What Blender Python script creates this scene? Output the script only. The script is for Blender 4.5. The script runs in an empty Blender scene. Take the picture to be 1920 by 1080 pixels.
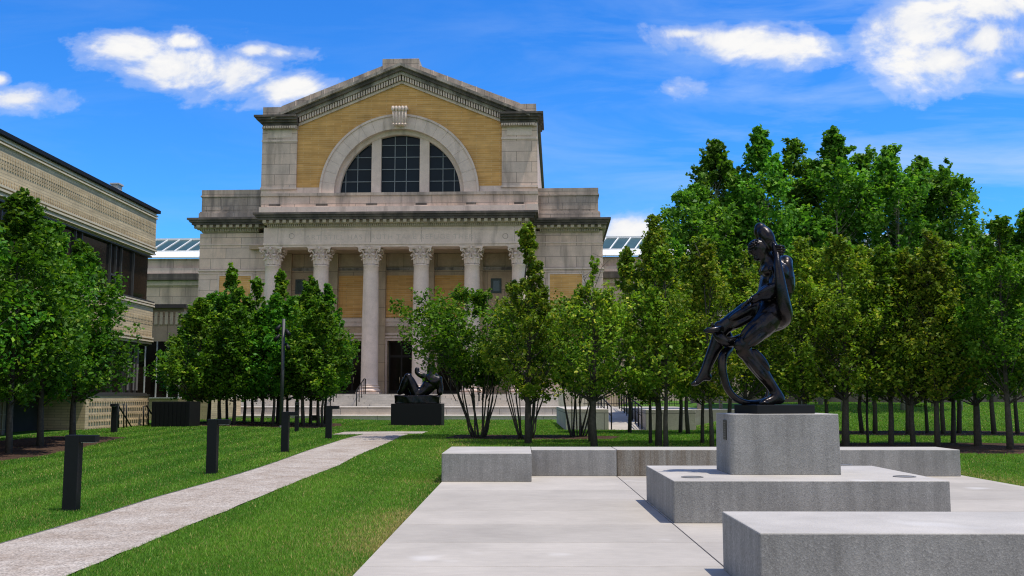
import bpy, bmesh, math, random
import numpy as np
from mathutils import Vector, Matrix

R_ = math.radians
rng = np.random.default_rng(11)
random.seed(5)
scene = bpy.context.scene
COL = scene.collection

# ------------------------------------------------------------------ camera
FPX = 1870.0
TH = math.atan(204 / FPX)
YAW = math.atan(20 * math.cos(TH) / FPX)
EYE = Vector((0, 0, 1.62))
cam_d = bpy.data.cameras.new("camera")
cam = bpy.data.objects.new("camera", cam_d)
COL.objects.link(cam)
cam_d.sensor_width = 36
cam_d.lens = 36 * FPX / 1920
cam_d.clip_end = 3000
cam.location = EYE
cam.rotation_euler = (R_(90) + TH, 0, YAW)
scene.camera = cam
_M = Matrix.Rotation(YAW, 3, 'Z') @ Matrix.Rotation(R_(90) + TH, 3, 'X')

def ray(px, py):
    return _M @ Vector(((px - 960) / FPX, (540 - py) / FPX, -1.0))

def P(px, py, Y):
    """point of the photo's pixel on the plane Y"""
    d = ray(px, py)
    return EYE + d * (Y / d.y)

def sm(a, b, x):
    t = np.clip((np.asarray(x, dtype=float) - a) / (b - a), 0, 1)
    return t * t * (3 - 2 * t)

def ground_h(x, y):
    x = np.asarray(x, dtype=float); y = np.asarray(y, dtype=float)
    rise = 0.012 * np.clip(y - 14, 0, 19) + .003 * np.clip(y - 33, 0, 25) + .1 * sm(-8, -15, x) * sm(24, 36, y)
    dx = np.maximum(np.maximum(-1.62 - x, x - 9.25), 0)
    dy = np.maximum(y - 22.1, 0)
    d = np.sqrt(dx * dx + dy * dy)
    m = sm(0, 4, d)
    h = rise * m - 0.035 * (1 - m)
    h = h + 0.97 * sm(37, 51, y) * sm(6.6, 9.6, x)
    h = h + 0.012 * np.sin(x * .9 + y * .31) * m + 0.01 * np.sin(y * .7 - x * .4) * m
    return h

def gh(x, y):
    return float(ground_h(x, y))

def PG(px, py, lift=0.0):
    """point where the pixel's ray meets the ground"""
    d = ray(px, py)
    d = d / d.y
    lo = 3.0
    f = lambda Y: (EYE + d * Y).z - gh((EYE + d * Y).x, Y) - lift
    Y = lo
    while Y < 90 and f(Y) > 0:
        Y += 0.25
    a, b = Y - 0.25, Y
    for _ in range(30):
        m = .5 * (a + b)
        if f(m) > 0: a = m
        else: b = m
    return EYE + d * b

# ------------------------------------------------------------------ mesh helpers
class MB:
    def __init__(self):
        self.v = []; self.f = []; self.sm = []
    def add(self, verts, faces, smooth=False):
        n = len(self.v)
        self.v += [tuple(p) for p in verts]
        self.f += [tuple(i + n for i in f) for f in faces]
        self.sm += [smooth] * len(faces)
        return self
    def box(self, x0, x1, y0, y1, z0, z1):
        if x0 > x1: x0, x1 = x1, x0
        if y0 > y1: y0, y1 = y1, y0
        if z0 > z1: z0, z1 = z1, z0
        v = [(x0, y0, z0), (x1, y0, z0), (x1, y1, z0), (x0, y1, z0), (x0, y0, z1), (x1, y0, z1), (x1, y1, z1), (x0, y1, z1)]
        return self.add(v, [(3, 2, 1, 0), (4, 5, 6, 7), (0, 1, 5, 4), (1, 2, 6, 5), (2, 3, 7, 6), (3, 0, 4, 7)])
    def prism(self, poly, y0, y1):
        """polygon of (x,z), counter-clockwise seen from -Y, extruded from y0 to y1"""
        n = len(poly)
        v = [(x, y0, z) for x, z in poly] + [(x, y1, z) for x, z in poly]
        f = [tuple(range(n)), tuple(range(2 * n - 1, n - 1, -1))]
        for i in range(n):
            j = (i + 1) % n
            f.append((j, i, i + n, j + n))
        return self.add(v, f)
    def tube(self, pts, radii, seg=8, cap=True, smooth=True):
        pts = [Vector(p) for p in pts]
        n = len(pts)
        if not hasattr(radii, '__len__'): radii = [radii] * n
        v = []; f = []
        ref = None
        for i, p in enumerate(pts):
            a = pts[max(i - 1, 0)]; b = pts[min(i + 1, n - 1)]
            d = (b - a)
            if d.length < 1e-9: d = Vector((0, 0, 1))
            d.normalize()
            if ref is None:
                ref = d.orthogonal().normalized()
            ref = (ref - d * ref.dot(d))
            if ref.length < 1e-6: ref = d.orthogonal()
            ref.normalize()
            o = d.cross(ref)
            for k in range(seg):
                t = 2 * math.pi * k / seg
                v.append(p + (ref * math.cos(t) + o * math.sin(t)) * radii[i])
        for i in range(n - 1):
            for k in range(seg):
                k2 = (k + 1) % seg
                f.append((i * seg + k, i * seg + k2, (i + 1) * seg + k2, (i + 1) * seg + k))
        if cap:
            f.append(tuple(range(seg - 1, -1, -1)))
            f.append(tuple((n - 1) * seg + k for k in range(seg)))
        return self.add(v, f, smooth)
    def lathe(self, prof, c=(0, 0, 0), seg=32, smooth=True):
        v = []; f = []
        n = len(prof)
        for r, z in prof:
            for k in range(seg):
                t = 2 * math.pi * k / seg
                v.append((c[0] + r * math.cos(t), c[1] + r * math.sin(t), c[2] + z))
        for i in range(n - 1):
            for k in range(seg):
                k2 = (k + 1) % seg
                f.append((i * seg + k, i * seg + k2, (i + 1) * seg + k2, (i + 1) * seg + k))
        f.append(tuple(range(seg - 1, -1, -1)))
        f.append(tuple((n - 1) * seg + k for k in range(seg)))
        return self.add(v, f, smooth)
    def ellipsoid(self, c, r, rot=None, seg=14, rings=9):
        v = []; f = []
        rot = rot or Matrix.Identity(3)
        for i in range(rings + 1):
            ph = math.pi * i / rings
            for k in range(seg):
                t = 2 * math.pi * k / seg
                p = Vector((r[0] * math.sin(ph) * math.cos(t), r[1] * math.sin(ph) * math.sin(t), r[2] * math.cos(ph)))
                v.append(Vector(c) + rot @ p)
        for i in range(rings):
            for k in range(seg):
                k2 = (k + 1) % seg
                f.append((i * seg + k, (i + 1) * seg + k, (i + 1) * seg + k2, i * seg + k2))
        return self.add(v, f, True)
    def xform(self, M):
        self.v = [tuple(M @ Vector(p)) for p in self.v]
        return self
    def build(self, name, mat, parent=None, bevel=0.0, loc=None, rotz=0.0):
        me = bpy.data.meshes.new(name)
        me.from_pydata(self.v, [], self.f)
        if any(self.sm):
            me.polygons.foreach_set('use_smooth', self.sm)
        me.materials.append(mat)
        me.update()
        o = bpy.data.objects.new(name, me)
        COL.objects.link(o)
        if parent is not None: o.parent = parent
        if loc is not None: o.location = loc
        if rotz: o.rotation_euler = (0, 0, rotz)
        if bevel > 0:
            b = o.modifiers.new('bevel', 'BEVEL')
            b.width = bevel; b.segments = 2; b.limit_method = 'ANGLE'
        return o

def tag(o, label=None, cat=None, group=None, kind=None):
    if label: o['label'] = label
    if cat: o['category'] = cat
    if group: o['group'] = group
    if kind: o['kind'] = kind
    return o

def empty(name, loc=(0, 0, 0), rotz=0.0):
    o = bpy.data.objects.new(name, None)
    COL.objects.link(o)
    o.location = loc
    o.rotation_euler = (0, 0, rotz)
    o.empty_display_size = .3
    return o

ORD = ['first', 'second', 'third', 'fourth', 'fifth', 'sixth', 'seventh', 'eighth', 'ninth', 'tenth', 'eleventh', 'twelfth',
       'thirteenth', 'fourteenth', 'fifteenth', 'sixteenth', 'seventeenth', 'eighteenth', 'nineteenth', 'twentieth']

# ------------------------------------------------------------------ materials
class NT:
    def __init__(self, nt):
        self.nt = nt
    def n(self, t, **kw):
        nd = self.nt.nodes.new(t)
        for k, v in kw.items():
            if k == 'ins':
                for i, val in v.items():
                    if isinstance(val, bpy.types.NodeSocket): self.nt.links.new(val, nd.inputs[i])
                    elif val is not None: nd.inputs[i].default_value = val
            else:
                setattr(nd, k, v)
        return nd
    def math(self, op, a, b=None, c=None, clamp=False):
        nd = self.nt.nodes.new('ShaderNodeMath'); nd.operation = op; nd.use_clamp = clamp
        for i, val in enumerate((a, b, c)):
            if val is None: continue
            if isinstance(val, bpy.types.NodeSocket): self.nt.links.new(val, nd.inputs[i])
            else: nd.inputs[i].default_value = val
        return nd.outputs[0]
    def mix(self, fac, a, b, mode='MIX'):
        nd = self.nt.nodes.new('ShaderNodeMix'); nd.data_type = 'RGBA'; nd.blend_type = mode
        for i, val in ((0, fac), (6, a), (7, b)):
            if isinstance(val, bpy.types.NodeSocket): self.nt.links.new(val, nd.inputs[i])
            else: nd.inputs[i].default_value = (tuple(val) + (1,))[:4] if i else val
        return nd.outputs[2]
    def ramp(self, fac, stops, interp='LINEAR'):
        nd = self.nt.nodes.new('ShaderNodeValToRGB')
        nd.color_ramp.interpolation = interp
        el = nd.color_ramp.elements
        while len(el) < len(stops): el.new(.5)
        for e, (p, c) in zip(el, stops):
            e.position = p
            e.color = (c, c, c, 1) if not hasattr(c, '__len__') else (tuple(c) + (1,))[:4]
        self.nt.links.new(fac, nd.inputs[0])
        return nd.outputs[0]
    def noise(self, vec, scale, detail=4, rough=.55, dist=0.0):
        nd = self.n('ShaderNodeTexNoise', ins={'Scale': scale, 'Detail': detail, 'Roughness': rough, 'Distortion': dist})
        if vec is not None: self.nt.links.new(vec, nd.inputs['Vector'])
        return nd.outputs['Fac']
    def scale(self, vec, s, off=(0, 0, 0)):
        nd = self.n('ShaderNodeMapping')
        self.nt.links.new(vec, nd.inputs['Vector'])
        nd.inputs['Scale'].default_value = s
        nd.inputs['Location'].default_value = off
        return nd.outputs[0]
    def bump(self, h, strength=.3, dist=.02, normal=None):
        nd = self.n('ShaderNodeBump', ins={'Strength': strength, 'Distance': dist, 'Height': h})
        if normal is not None: self.nt.links.new(normal, nd.inputs['Normal'])
        return nd.outputs[0]

def new_mat(name, rough=.7, color=(.5, .5, .5), metal=0.0, spec=.5):
    m = bpy.data.materials.new(name)
    m.use_nodes = True
    nt = m.node_tree
    b = nt.nodes['Principled BSDF']
    b.inputs['Base Color'].default_value = tuple(color) + (1,)
    b.inputs['Roughness'].default_value = rough
    b.inputs['Metallic'].default_value = metal
    b.inputs['Specular IOR Level'].default_value = spec
    return m, NT(nt), b

def link(N, a, b):
    N.nt.links.new(a, b)

def objco(N):
    return N.n('ShaderNodeTexCoord').outputs['Object']

def worldpos(N):
    return N.n('ShaderNodeNewGeometry').outputs['Position']

MAT = {}

def mat_concrete():
    m, N, b = new_mat('cast_concrete', .8, spec=.3)
    co = worldpos(N)
    v = N.n('ShaderNodeTexVoronoi', ins={'Scale': 62.0})
    link(N, co, v.inputs['Vector'])
    spk = N.ramp(v.outputs['Color'], [(0, .70), (.35, .94), (.7, 1.0), (1, 1.28)])
    fine = N.ramp(N.noise(co, 120, 3, .7), [(.35, .84), (.65, 1.13)])
    big = N.ramp(N.noise(co, 1.3, 5, .6), [(.3, .84), (.7, 1.1)])
    streak = N.ramp(N.noise(N.scale(co, (7, 7, .5)), 1, 5, .6), [(.3, .8), (.62, 1.06)])
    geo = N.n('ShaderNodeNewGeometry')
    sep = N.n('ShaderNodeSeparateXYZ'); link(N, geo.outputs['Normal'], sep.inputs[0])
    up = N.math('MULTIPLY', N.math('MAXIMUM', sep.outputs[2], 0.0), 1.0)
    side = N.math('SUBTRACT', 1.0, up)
    # trowelled tops, exposed aggregate on the sides; sides also darkened as painted shade
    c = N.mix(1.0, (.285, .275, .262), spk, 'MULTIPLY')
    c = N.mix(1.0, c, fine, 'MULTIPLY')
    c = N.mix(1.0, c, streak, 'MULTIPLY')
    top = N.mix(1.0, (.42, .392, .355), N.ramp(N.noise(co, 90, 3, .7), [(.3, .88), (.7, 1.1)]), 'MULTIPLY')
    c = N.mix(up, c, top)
    c = N.mix(1.0, c, big, 'MULTIPLY')
    spots = N.ramp(N.noise(N.scale(co, (1, 1, 1), (3.1, 1.7, 0)), .75, 2, .4), [(.66, 0), (.74, 1)])
    c = N.mix(N.math('MULTIPLY', spots, N.math('MULTIPLY', up, .35)), c, (.74, .73, .72))
    link(N, c, b.inputs['Base Color'])
    hgt = N.math('ADD', N.math('MULTIPLY', v.outputs['Distance'], .8), N.noise(co, 150, 2))
    link(N, N.bump(hgt, .35, .006), b.inputs['Normal'])
    return m

def mat_concrete_rusty():
    m, N, b = new_mat('stained_concrete', .82, spec=.3)
    co = worldpos(N)
    v = N.n('ShaderNodeTexVoronoi', ins={'Scale': 62.0}); link(N, co, v.inputs['Vector'])
    spk = N.ramp(v.outputs['Color'], [(0, .6), (.35, .9), (.7, 1.0), (1, 1.4)])
    fine = N.ramp(N.noise(co, 120, 3, .7), [(.35, .72), (.65, 1.22)])
    streak = N.ramp(N.noise(N.scale(co, (6, 6, .35)), 1, 6, .65), [(.36, 0), (.6, 1)])
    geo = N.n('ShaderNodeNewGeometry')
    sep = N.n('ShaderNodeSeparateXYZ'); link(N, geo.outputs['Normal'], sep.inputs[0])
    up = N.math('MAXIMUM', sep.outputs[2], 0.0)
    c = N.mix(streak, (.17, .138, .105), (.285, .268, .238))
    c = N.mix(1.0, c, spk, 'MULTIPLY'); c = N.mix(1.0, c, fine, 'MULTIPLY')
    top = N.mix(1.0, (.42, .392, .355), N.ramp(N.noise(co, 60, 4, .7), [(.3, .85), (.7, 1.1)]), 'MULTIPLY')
    c = N.mix(up, c, top)  # sides coloured darker than the top, deepening their shade
    link(N, c, b.inputs['Base Color'])
    link(N, N.bump(v.outputs['Distance'], .35, .006), b.inputs['Normal'])
    return m

def mat_plaza():
    m, N, b = new_mat('plaza_concrete', .85, spec=.25)
    co = worldpos(N)
    big = N.ramp(N.noise(co, .7, 6, .6), [(.3, .84), (.7, 1.07)])
    mid = N.ramp(N.noise(N.scale(co, (1, 3, 1)), 4, 5, .65), [(.3, .93), (.7, 1.06)])
    fine = N.ramp(N.noise(co, 140, 3, .8), [(.25, .8), (.75, 1.18)])
    c = N.mix(1.0, (.405, .368, .322), big, 'MULTIPLY')
    c = N.mix(1.0, c, mid, 'MULTIPLY'); c = N.mix(1.0, c, fine, 'MULTIPLY')
    # slab to slab tone differences
    sep = N.n('ShaderNodeSeparateXYZ'); link(N, co, sep.inputs[0])
    idx = N.math('FLOOR', N.math('DIVIDE', N.math('SUBTRACT', sep.outputs[1], .34), 1.58))
    idy = N.math('FLOOR', N.math('DIVIDE', N.math('SUBTRACT', sep.outputs[0], 1.93), 3.5))
    cv = N.n('ShaderNodeCombineXYZ'); link(N, idx, cv.inputs[0]); link(N, idy, cv.inputs[1])
    wn = N.n('ShaderNodeTexWhiteNoise'); link(N, cv.outputs[0], wn.inputs['Vector'])
    c = N.mix(1.0, c, N.ramp(wn.outputs['Value'], [(0, .89), (1, 1.06)]), 'MULTIPLY')
    spots = N.ramp(N.noise(N.scale(co, (1, 1, 1), (8.2, 3.4, 0)), .9, 2, .4), [(.68, 0), (.76, 1)])
    c = N.mix(N.math('MULTIPLY', spots, .3), c, (.72, .71, .70))
    link(N, c, b.inputs['Base Color'])
    link(N, N.bump(N.noise(co, 130, 3), .25, .004), b.inputs['Normal'])
    return m

def uz(N):
    """wall coordinates (along, up) for any upright face"""
    co = objco(N)
    sep = N.n('ShaderNodeSeparateXYZ'); link(N, co, sep.inputs[0])
    cv = N.n('ShaderNodeCombineXYZ')
    link(N, N.math('ADD', sep.outputs[0], sep.outputs[1]), cv.inputs[0])
    link(N, sep.outputs[2], cv.inputs[1])
    return co, cv.outputs[0]

def mat_stone(name, base, dark, stain=(.36, .62), blocks=True, bw=2.3, bh=.80, tint=(1.06, 1.0, .94), amount=.75, mortar=.42):
    m, N, b = new_mat(name, .85, spec=.25)
    co, w = uz(N)
    c = None
    if blocks:
        br = N.n('ShaderNodeTexBrick', ins={'Color1': tuple(x * .94 for x in base) + (1,), 'Color2': tuple(x * t * 1.03 for x, t in zip(base, tint)) + (1,),
             'Mortar': tuple(x * mortar for x in base) + (1,), 'Scale': 1.0, 'Mortar Size': .02, 'Mortar Smooth': .3, 'Bias': 0.0, 'Brick Width': bw, 'Row Height': bh})
        link(N, w, br.inputs['Vector'])
        c = br.outputs['Color']
    else:
        c = N.mix(0.0, base, base)
    mot = N.ramp(N.noise(co, 1.1, 7, .65), [(.28, .82), (.72, 1.12)])
    fine = N.ramp(N.noise(co, 14, 5, .7), [(.3, .9), (.7, 1.09)])
    c = N.mix(1.0, c, mot, 'MULTIPLY'); c = N.mix(1.0, c, fine, 'MULTIPLY')
    st = N.math('MULTIPLY', N.noise(N.scale(co, (1.1, 1.1, .16)), 1, 6, .6, .3), 1.0)
    st = N.ramp(st, [(stain[0], 1), (stain[1], 0)])
    c = N.mix(N.math('MULTIPLY', st, amount), c, dark)
    link(N, c, b.inputs['Base Color'])
    link(N, N.bump(N.noise(co, 20, 5), .25, .02), b.inputs['Normal'])
    return m

def mat_brick(name, c1, c2, mortar, bw=.42, bh=.135, msize=.014, band=.25):
    m, N, b = new_mat(name, .85, spec=.2)
    co, w = uz(N)
    br = N.n('ShaderNodeTexBrick', ins={'Color1': c1 + (1,), 'Color2': c2 + (1,), 'Mortar': mortar + (1,), 'Scale': 1.0, 'Mortar Size': msize,
         'Mortar Smooth': .2, 'Bias': -.1, 'Brick Width': bw, 'Row Height': bh})
    link(N, w, br.inputs['Vector'])
    c = br.outputs['Color']
    hb = N.ramp(N.noise(N.scale(w, (.35, 5.0, 1)), 1, 4, .6), [(.3, 1 - band), (.7, 1 + band * .6)])
    c = N.mix(1.0, c, hb, 'MULTIPLY')
    c = N.mix(1.0, c, N.ramp(N.noise(co, .9, 5, .6), [(.3, .84), (.7, 1.12)]), 'MULTIPLY')
    link(N, c, b.inputs['Base Color'])
    link(N, N.bump(br.outputs['Fac'], -.3, .01), b.inputs['Normal'])
    return m

def mat_leaf(name, ca, cb, cy, yel=.15):
    m = bpy.data.materials.new(name); m.use_nodes = True
    nt = m.node_tree; N = NT(nt)
    out = nt.nodes['Material Output']; b = nt.nodes['Principled BSDF']
    geo = N.n('ShaderNodeNewGeometry')
    oi = N.n('ShaderNodeObjectInfo')
    r = geo.outputs['Random Per Island']
    c = N.mix(r, ca, cb)
    y = N.ramp(N.math('FRACT', N.math('MULTIPLY', r, 17.31)), [(1 - yel, 0), (min(1, 1.02 - yel * .4), 1)])
    c = N.mix(y, c, cy)
    pos = geo.outputs['Position']
    cl = N.ramp(N.noise(pos, .55, 3, .6), [(.33, .58), (.68, 1.32)])
    c = N.mix(1.0, c, cl, 'MULTIPLY')
    hs = N.n('ShaderNodeHueSaturation')
    link(N, N.math('ADD', .497, N.math('MULTIPLY', oi.outputs['Random'], .022)), hs.inputs['Hue'])
    link(N, N.math('ADD', .80, N.math('MULTIPLY', oi.outputs['Random'], .38)), hs.inputs['Value'])
    link(N, c, hs.inputs['Color'])
    c = hs.outputs[0]
    link(N, c, b.inputs['Base Color'])
    b.inputs['Roughness'].default_value = .5
    b.inputs['Specular IOR Level'].default_value = .12
    tr = N.n('ShaderNodeBsdfTranslucent')
    tc = N.mix(1.0, c, (1.35, 1.5, .55), 'MULTIPLY')
    link(N, tc, tr.inputs['Color'])
    mx = N.n('ShaderNodeMixShader', ins={0: .34})
    link(N, b.outputs[0], mx.inputs[1]); link(N, tr.outputs[0], mx.inputs[2])
    link(N, mx.outputs[0], out.inputs['Surface'])
    return m

def mat_simple(name, color, rough=.6, metal=0.0, spec=.5, var=.15, sc=8.0, bump=.0):
    m, N, b = new_mat(name, rough, color, metal, spec)
    co = objco(N)
    c = N.mix(1.0, color, N.ramp(N.noise(co, sc, 5, .6), [(.3, 1 - var), (.7, 1 + var)]), 'MULTIPLY')
    link(N, c, b.inputs['Base Color'])
    if bump: link(N, N.bump(N.noise(co, sc * 3, 4), bump, .01), b.inputs['Normal'])
    return m

def mat_bronze(name='dark_bronze'):
    m, N, b = new_mat(name, .3, (.03, .032, .036), .85, .5)
    co = worldpos(N)
    n1 = N.noise(co, 5, 6, .6)
    c = N.mix(N.ramp(n1, [(.35, 0), (.65, 1)]), (.010, .0115, .017), (.034, .027, .023))
    c = N.mix(N.ramp(N.noise(N.scale(co, (4, 4, .8)), 1.5, 5), [(.5, 0), (.72, .3)]), c, (.03, .042, .052))
    link(N, c, b.inputs['Base Color'])
    link(N, N.ramp(n1, [(.3, .17), (.7, .36)]), b.inputs['Roughness'])
    link(N, N.bump(N.noise(co, 26, 5), .22, .012), b.inputs['Normal'])
    return m

def mat_path():
    m, N, b = new_mat('crushed_stone', .9, spec=.2)
    co = worldpos(N)
    v = N.n('ShaderNodeTexVoronoi', ins={'Scale': 55.0}); link(N, co, v.inputs['Vector'])
    g = N.ramp(v.outputs['Color'], [(0, .5), (.5, 1), (1, 1.42)])
    big = N.math('ADD', N.math('MULTIPLY', N.noise(co, 1.3, 5, .6), .55), N.math('MULTIPLY', N.noise(co, 7.0, 5, .7), .45))
    c = N.mix(N.ramp(big, [(.36, 0), (.64, 1)]), (.27, .215, .172), (.43, .385, .34))
    c = N.mix(1.0, c, g, 'MULTIPLY')
    c = N.mix(1.0, c, N.ramp(N.noise(co, 18, 4, .7), [(.3, .86), (.7, 1.1)]), 'MULTIPLY')
    link(N, c, b.inputs['Base Color'])
    link(N, N.bump(v.outputs['Distance'], .5, .012), b.inputs['Normal'])
    return m

def mat_mulch():
    m, N, b = new_mat('bark_mulch', .95, spec=.1)
    co = worldpos(N)
    v = N.n('ShaderNodeTexVoronoi', ins={'Scale': 26.0}); link(N, N.scale(co, (1, 2.2, 1)), v.inputs['Vector'])
    c = N.mix(v.outputs['Color'], (.028, .017, .012), (.13, .078, .052))
    c = N.mix(1.0, c, N.ramp(N.noise(co, 2, 5), [(.3, .7), (.7, 1.2)]), 'MULTIPLY')
    link(N, c, b.inputs['Base Color'])
    link(N, N.bump(v.outputs['Distance'], .9, .04), b.inputs['Normal'])
    return m

def mat_ground():
    m, N, b = new_mat('turf_soil', .95, spec=.1)
    co = worldpos(N)
    n1 = N.noise(co, .6, 5, .6); n2 = N.noise(co, 22, 5, .75)
    c = N.mix(N.ramp(n1, [(.35, 0), (.65, 1)]), (.050, .118, .014), (.080, .165, .022))
    c = N.mix(1.0, c, N.ramp(n2, [(.3, .5), (.7, 1.5)]), 'MULTIPLY')
    link(N, c, b.inputs['Base Color'])
    link(N, N.bump(n2, .8, .05), b.inputs['Normal'])
    return m

def mat_grass():
    m = bpy.data.materials.new('grass_blade'); m.use_nodes = True
    nt = m.node_tree; N = NT(nt)
    out = nt.nodes['Material Output']; b = nt.nodes['Principled BSDF']
    at = N.n('ShaderNodeAttribute', attribute_name='blade_colour')
    geo = N.n('ShaderNodeNewGeometry')
    c = N.mix(1.0, at.outputs['Color'], N.ramp(geo.outputs['Random Per Island'], [(0, .65), (1, 1.35)]), 'MULTIPLY')
    link(N, c, b.inputs['Base Color'])
    b.inputs['Roughness'].default_value = .5
    b.inputs['Specular IOR Level'].default_value = .25
    tr = N.n('ShaderNodeBsdfTranslucent')
    link(N, N.mix(1.0, c, (1.2, 1.3, .6), 'MULTIPLY'), tr.inputs['Color'])
    mx = N.n('ShaderNodeMixShader', ins={0: .35})
    link(N, b.outputs[0], mx.inputs[1]); link(N, tr.outputs[0], mx.inputs[2])
    link(N, mx.outputs[0], out.inputs['Surface'])
    return m

def mat_glass(name, color=(.012, .018, .024), rough=.08, spec=.45):
    m, N, b = new_mat(name, rough, color, 0.0, spec)
    co = objco(N)
    c = N.mix(N.noise(co, .8, 3), tuple(x * .6 for x in color), tuple(x * 1.6 for x in color))
    link(N, c, b.inputs['Base Color'])
    link(N, N.bump(N.noise(co, .7, 2), .04, .05), b.inputs['Normal'])
    return m

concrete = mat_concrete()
concrete_rust = mat_concrete_rusty()
plaza_m = mat_plaza()
lime = mat_stone('limestone_ashlar', (.64, .50, .425), (.20, .163, .14), (.33, .53), amount=.62)
lime_plain = mat_stone('limestone_plain', (.66, .525, .45), (.22, .177, .152), (.28, .46), blocks=False, amount=.6)
lime_col = mat_stone('limestone_column', (.67, .535, .46), (.28, .23, .198), (.24, .42), blocks=False, amount=.5)
lime_porch = mat_stone('limestone_porch', (.45, .345, .25), (.19, .15, .115), (.28, .46), bw=2.6, bh=1.4, amount=.4)  # darker, browner limestone: the porch shade is put into the colour
lime_grey = mat_stone('grey_weathered_limestone', (.47, .39, .335), (.13, .11, .10), (.36, .56), bw=2.1, bh=.9, amount=.7)
lime_dark = mat_stone('weathered_cornice_stone', (.40, .35, .31), (.09, .08, .074), (.40, .60), bw=2.1, bh=3.0, amount=.8)
lime_soot_shade = mat_stone('soot_and_shade_stone', (.17, .145, .128), (.055, .048, .045), (.42, .68), bw=2.2, bh=3.0, amount=.85, mortar=1.5)  # cornice soot; its dark tone also paints shade on dentil ground, vents, low wall
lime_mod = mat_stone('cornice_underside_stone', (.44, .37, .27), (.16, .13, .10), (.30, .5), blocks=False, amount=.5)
buff = mat_brick('buff_brick', (.66, .365, .125), (.56, .29, .085), (.64, .43, .22), 1.15,   .16, .014, .16)
cream = mat_brick('cream_brick', (.54, .42, .26), (.46, .355, .215), (.34, .27, .18), .5, .105, .012, .2)
cream_trim = mat_simple('cream_precast', (.54, .45, .32), .8, var=.12, sc=3)
black_paint = mat_simple('black_paint', (.005, .0055, .007), .5, spec=.22, var=.2)
black_stone = mat_simple('black_granite', (.010, .010, .012), .6, spec=.15, var=.3, sc=40)
dark_metal = mat_simple('dark_metal', (.05, .045, .042), .45, .3)
pole_m = mat_simple('dark_pole_paint', (.035, .037, .04), .5)
frame_m = mat_simple('pale_window_frame', (.42, .42, .42), .5)
mul_m = mat_simple('grey_mullion', (.09, .087, .083), .45, .5)
white_roof = mat_simple('white_roof_panel', (.78, .79, .80), .5, var=.05, sc=1)
glass_dark = mat_glass('dark_glass')
glass_brown = mat_glass('bronze_glass', (.012, .009, .007), .1, .22)
glass_sky = mat_glass('skylight_glass', (.035, .075, .09), .3, .2)
dark_in = mat_simple('shaded_doorway', (.02, .017, .015), .8, var=.3, sc=2)
brass = mat_simple('brass', (.5, .42, .28), .35, .9)
bark = mat_simple('grey_bark', (.055, .046, .037), .9, var=.4, sc=14, bump=.6)
bark_pale = mat_simple('pale_bark', (.30, .27, .23), .85, var=.3, sc=12, bump=.4)
bronze = mat_bronze()
path_m = mat_path(); mulch_m = mat_mulch(); ground_m = mat_ground(); grass_m = mat_grass()
leaf_dark = mat_leaf('maple_leaf', (.046, .130, .014), (.115, .250, .022), (.26, .38, .03), .14)
leaf_mid = mat_leaf('linden_leaf', (.058, .140, .014), (.145, .265, .022), (.29, .36, .03), .16)
leaf_olive = mat_leaf('hornbeam_leaf', (.100, .175, .017), (.215, .300, .028), (.42, .40, .045), .22)
leaf_tall = mat_leaf('birch_leaf', (.066, .165, .020), (.155, .300, .036), (.27, .40, .05), .15)

# ------------------------------------------------------------------ world, sun
SUN_EL, SUN_AZ = R_(71), R_(17.5)            # azimuth measured from +X towards the viewer (-Y)
sdir = Vector((math.cos(SUN_EL) * math.cos(SUN_AZ), -math.cos(SUN_EL) * math.sin(SUN_AZ), math.sin(SUN_EL)))
sl = bpy.data.lights.new('sun', 'SUN'); sl.energy = 4.8; sl.angle = R_(.53); sl.color = (1, .935, .83)
so = bpy.data.objects.new('sun', sl); COL.objects.link(so)
so.rotation_euler = sdir.to_track_quat('Z', 'Y').to_euler()
so.location = (20, -5, 60)

def uv_dir(px, py):
    d = ray(px, py)
    return d.x / d.y, d.z / d.y

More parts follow.
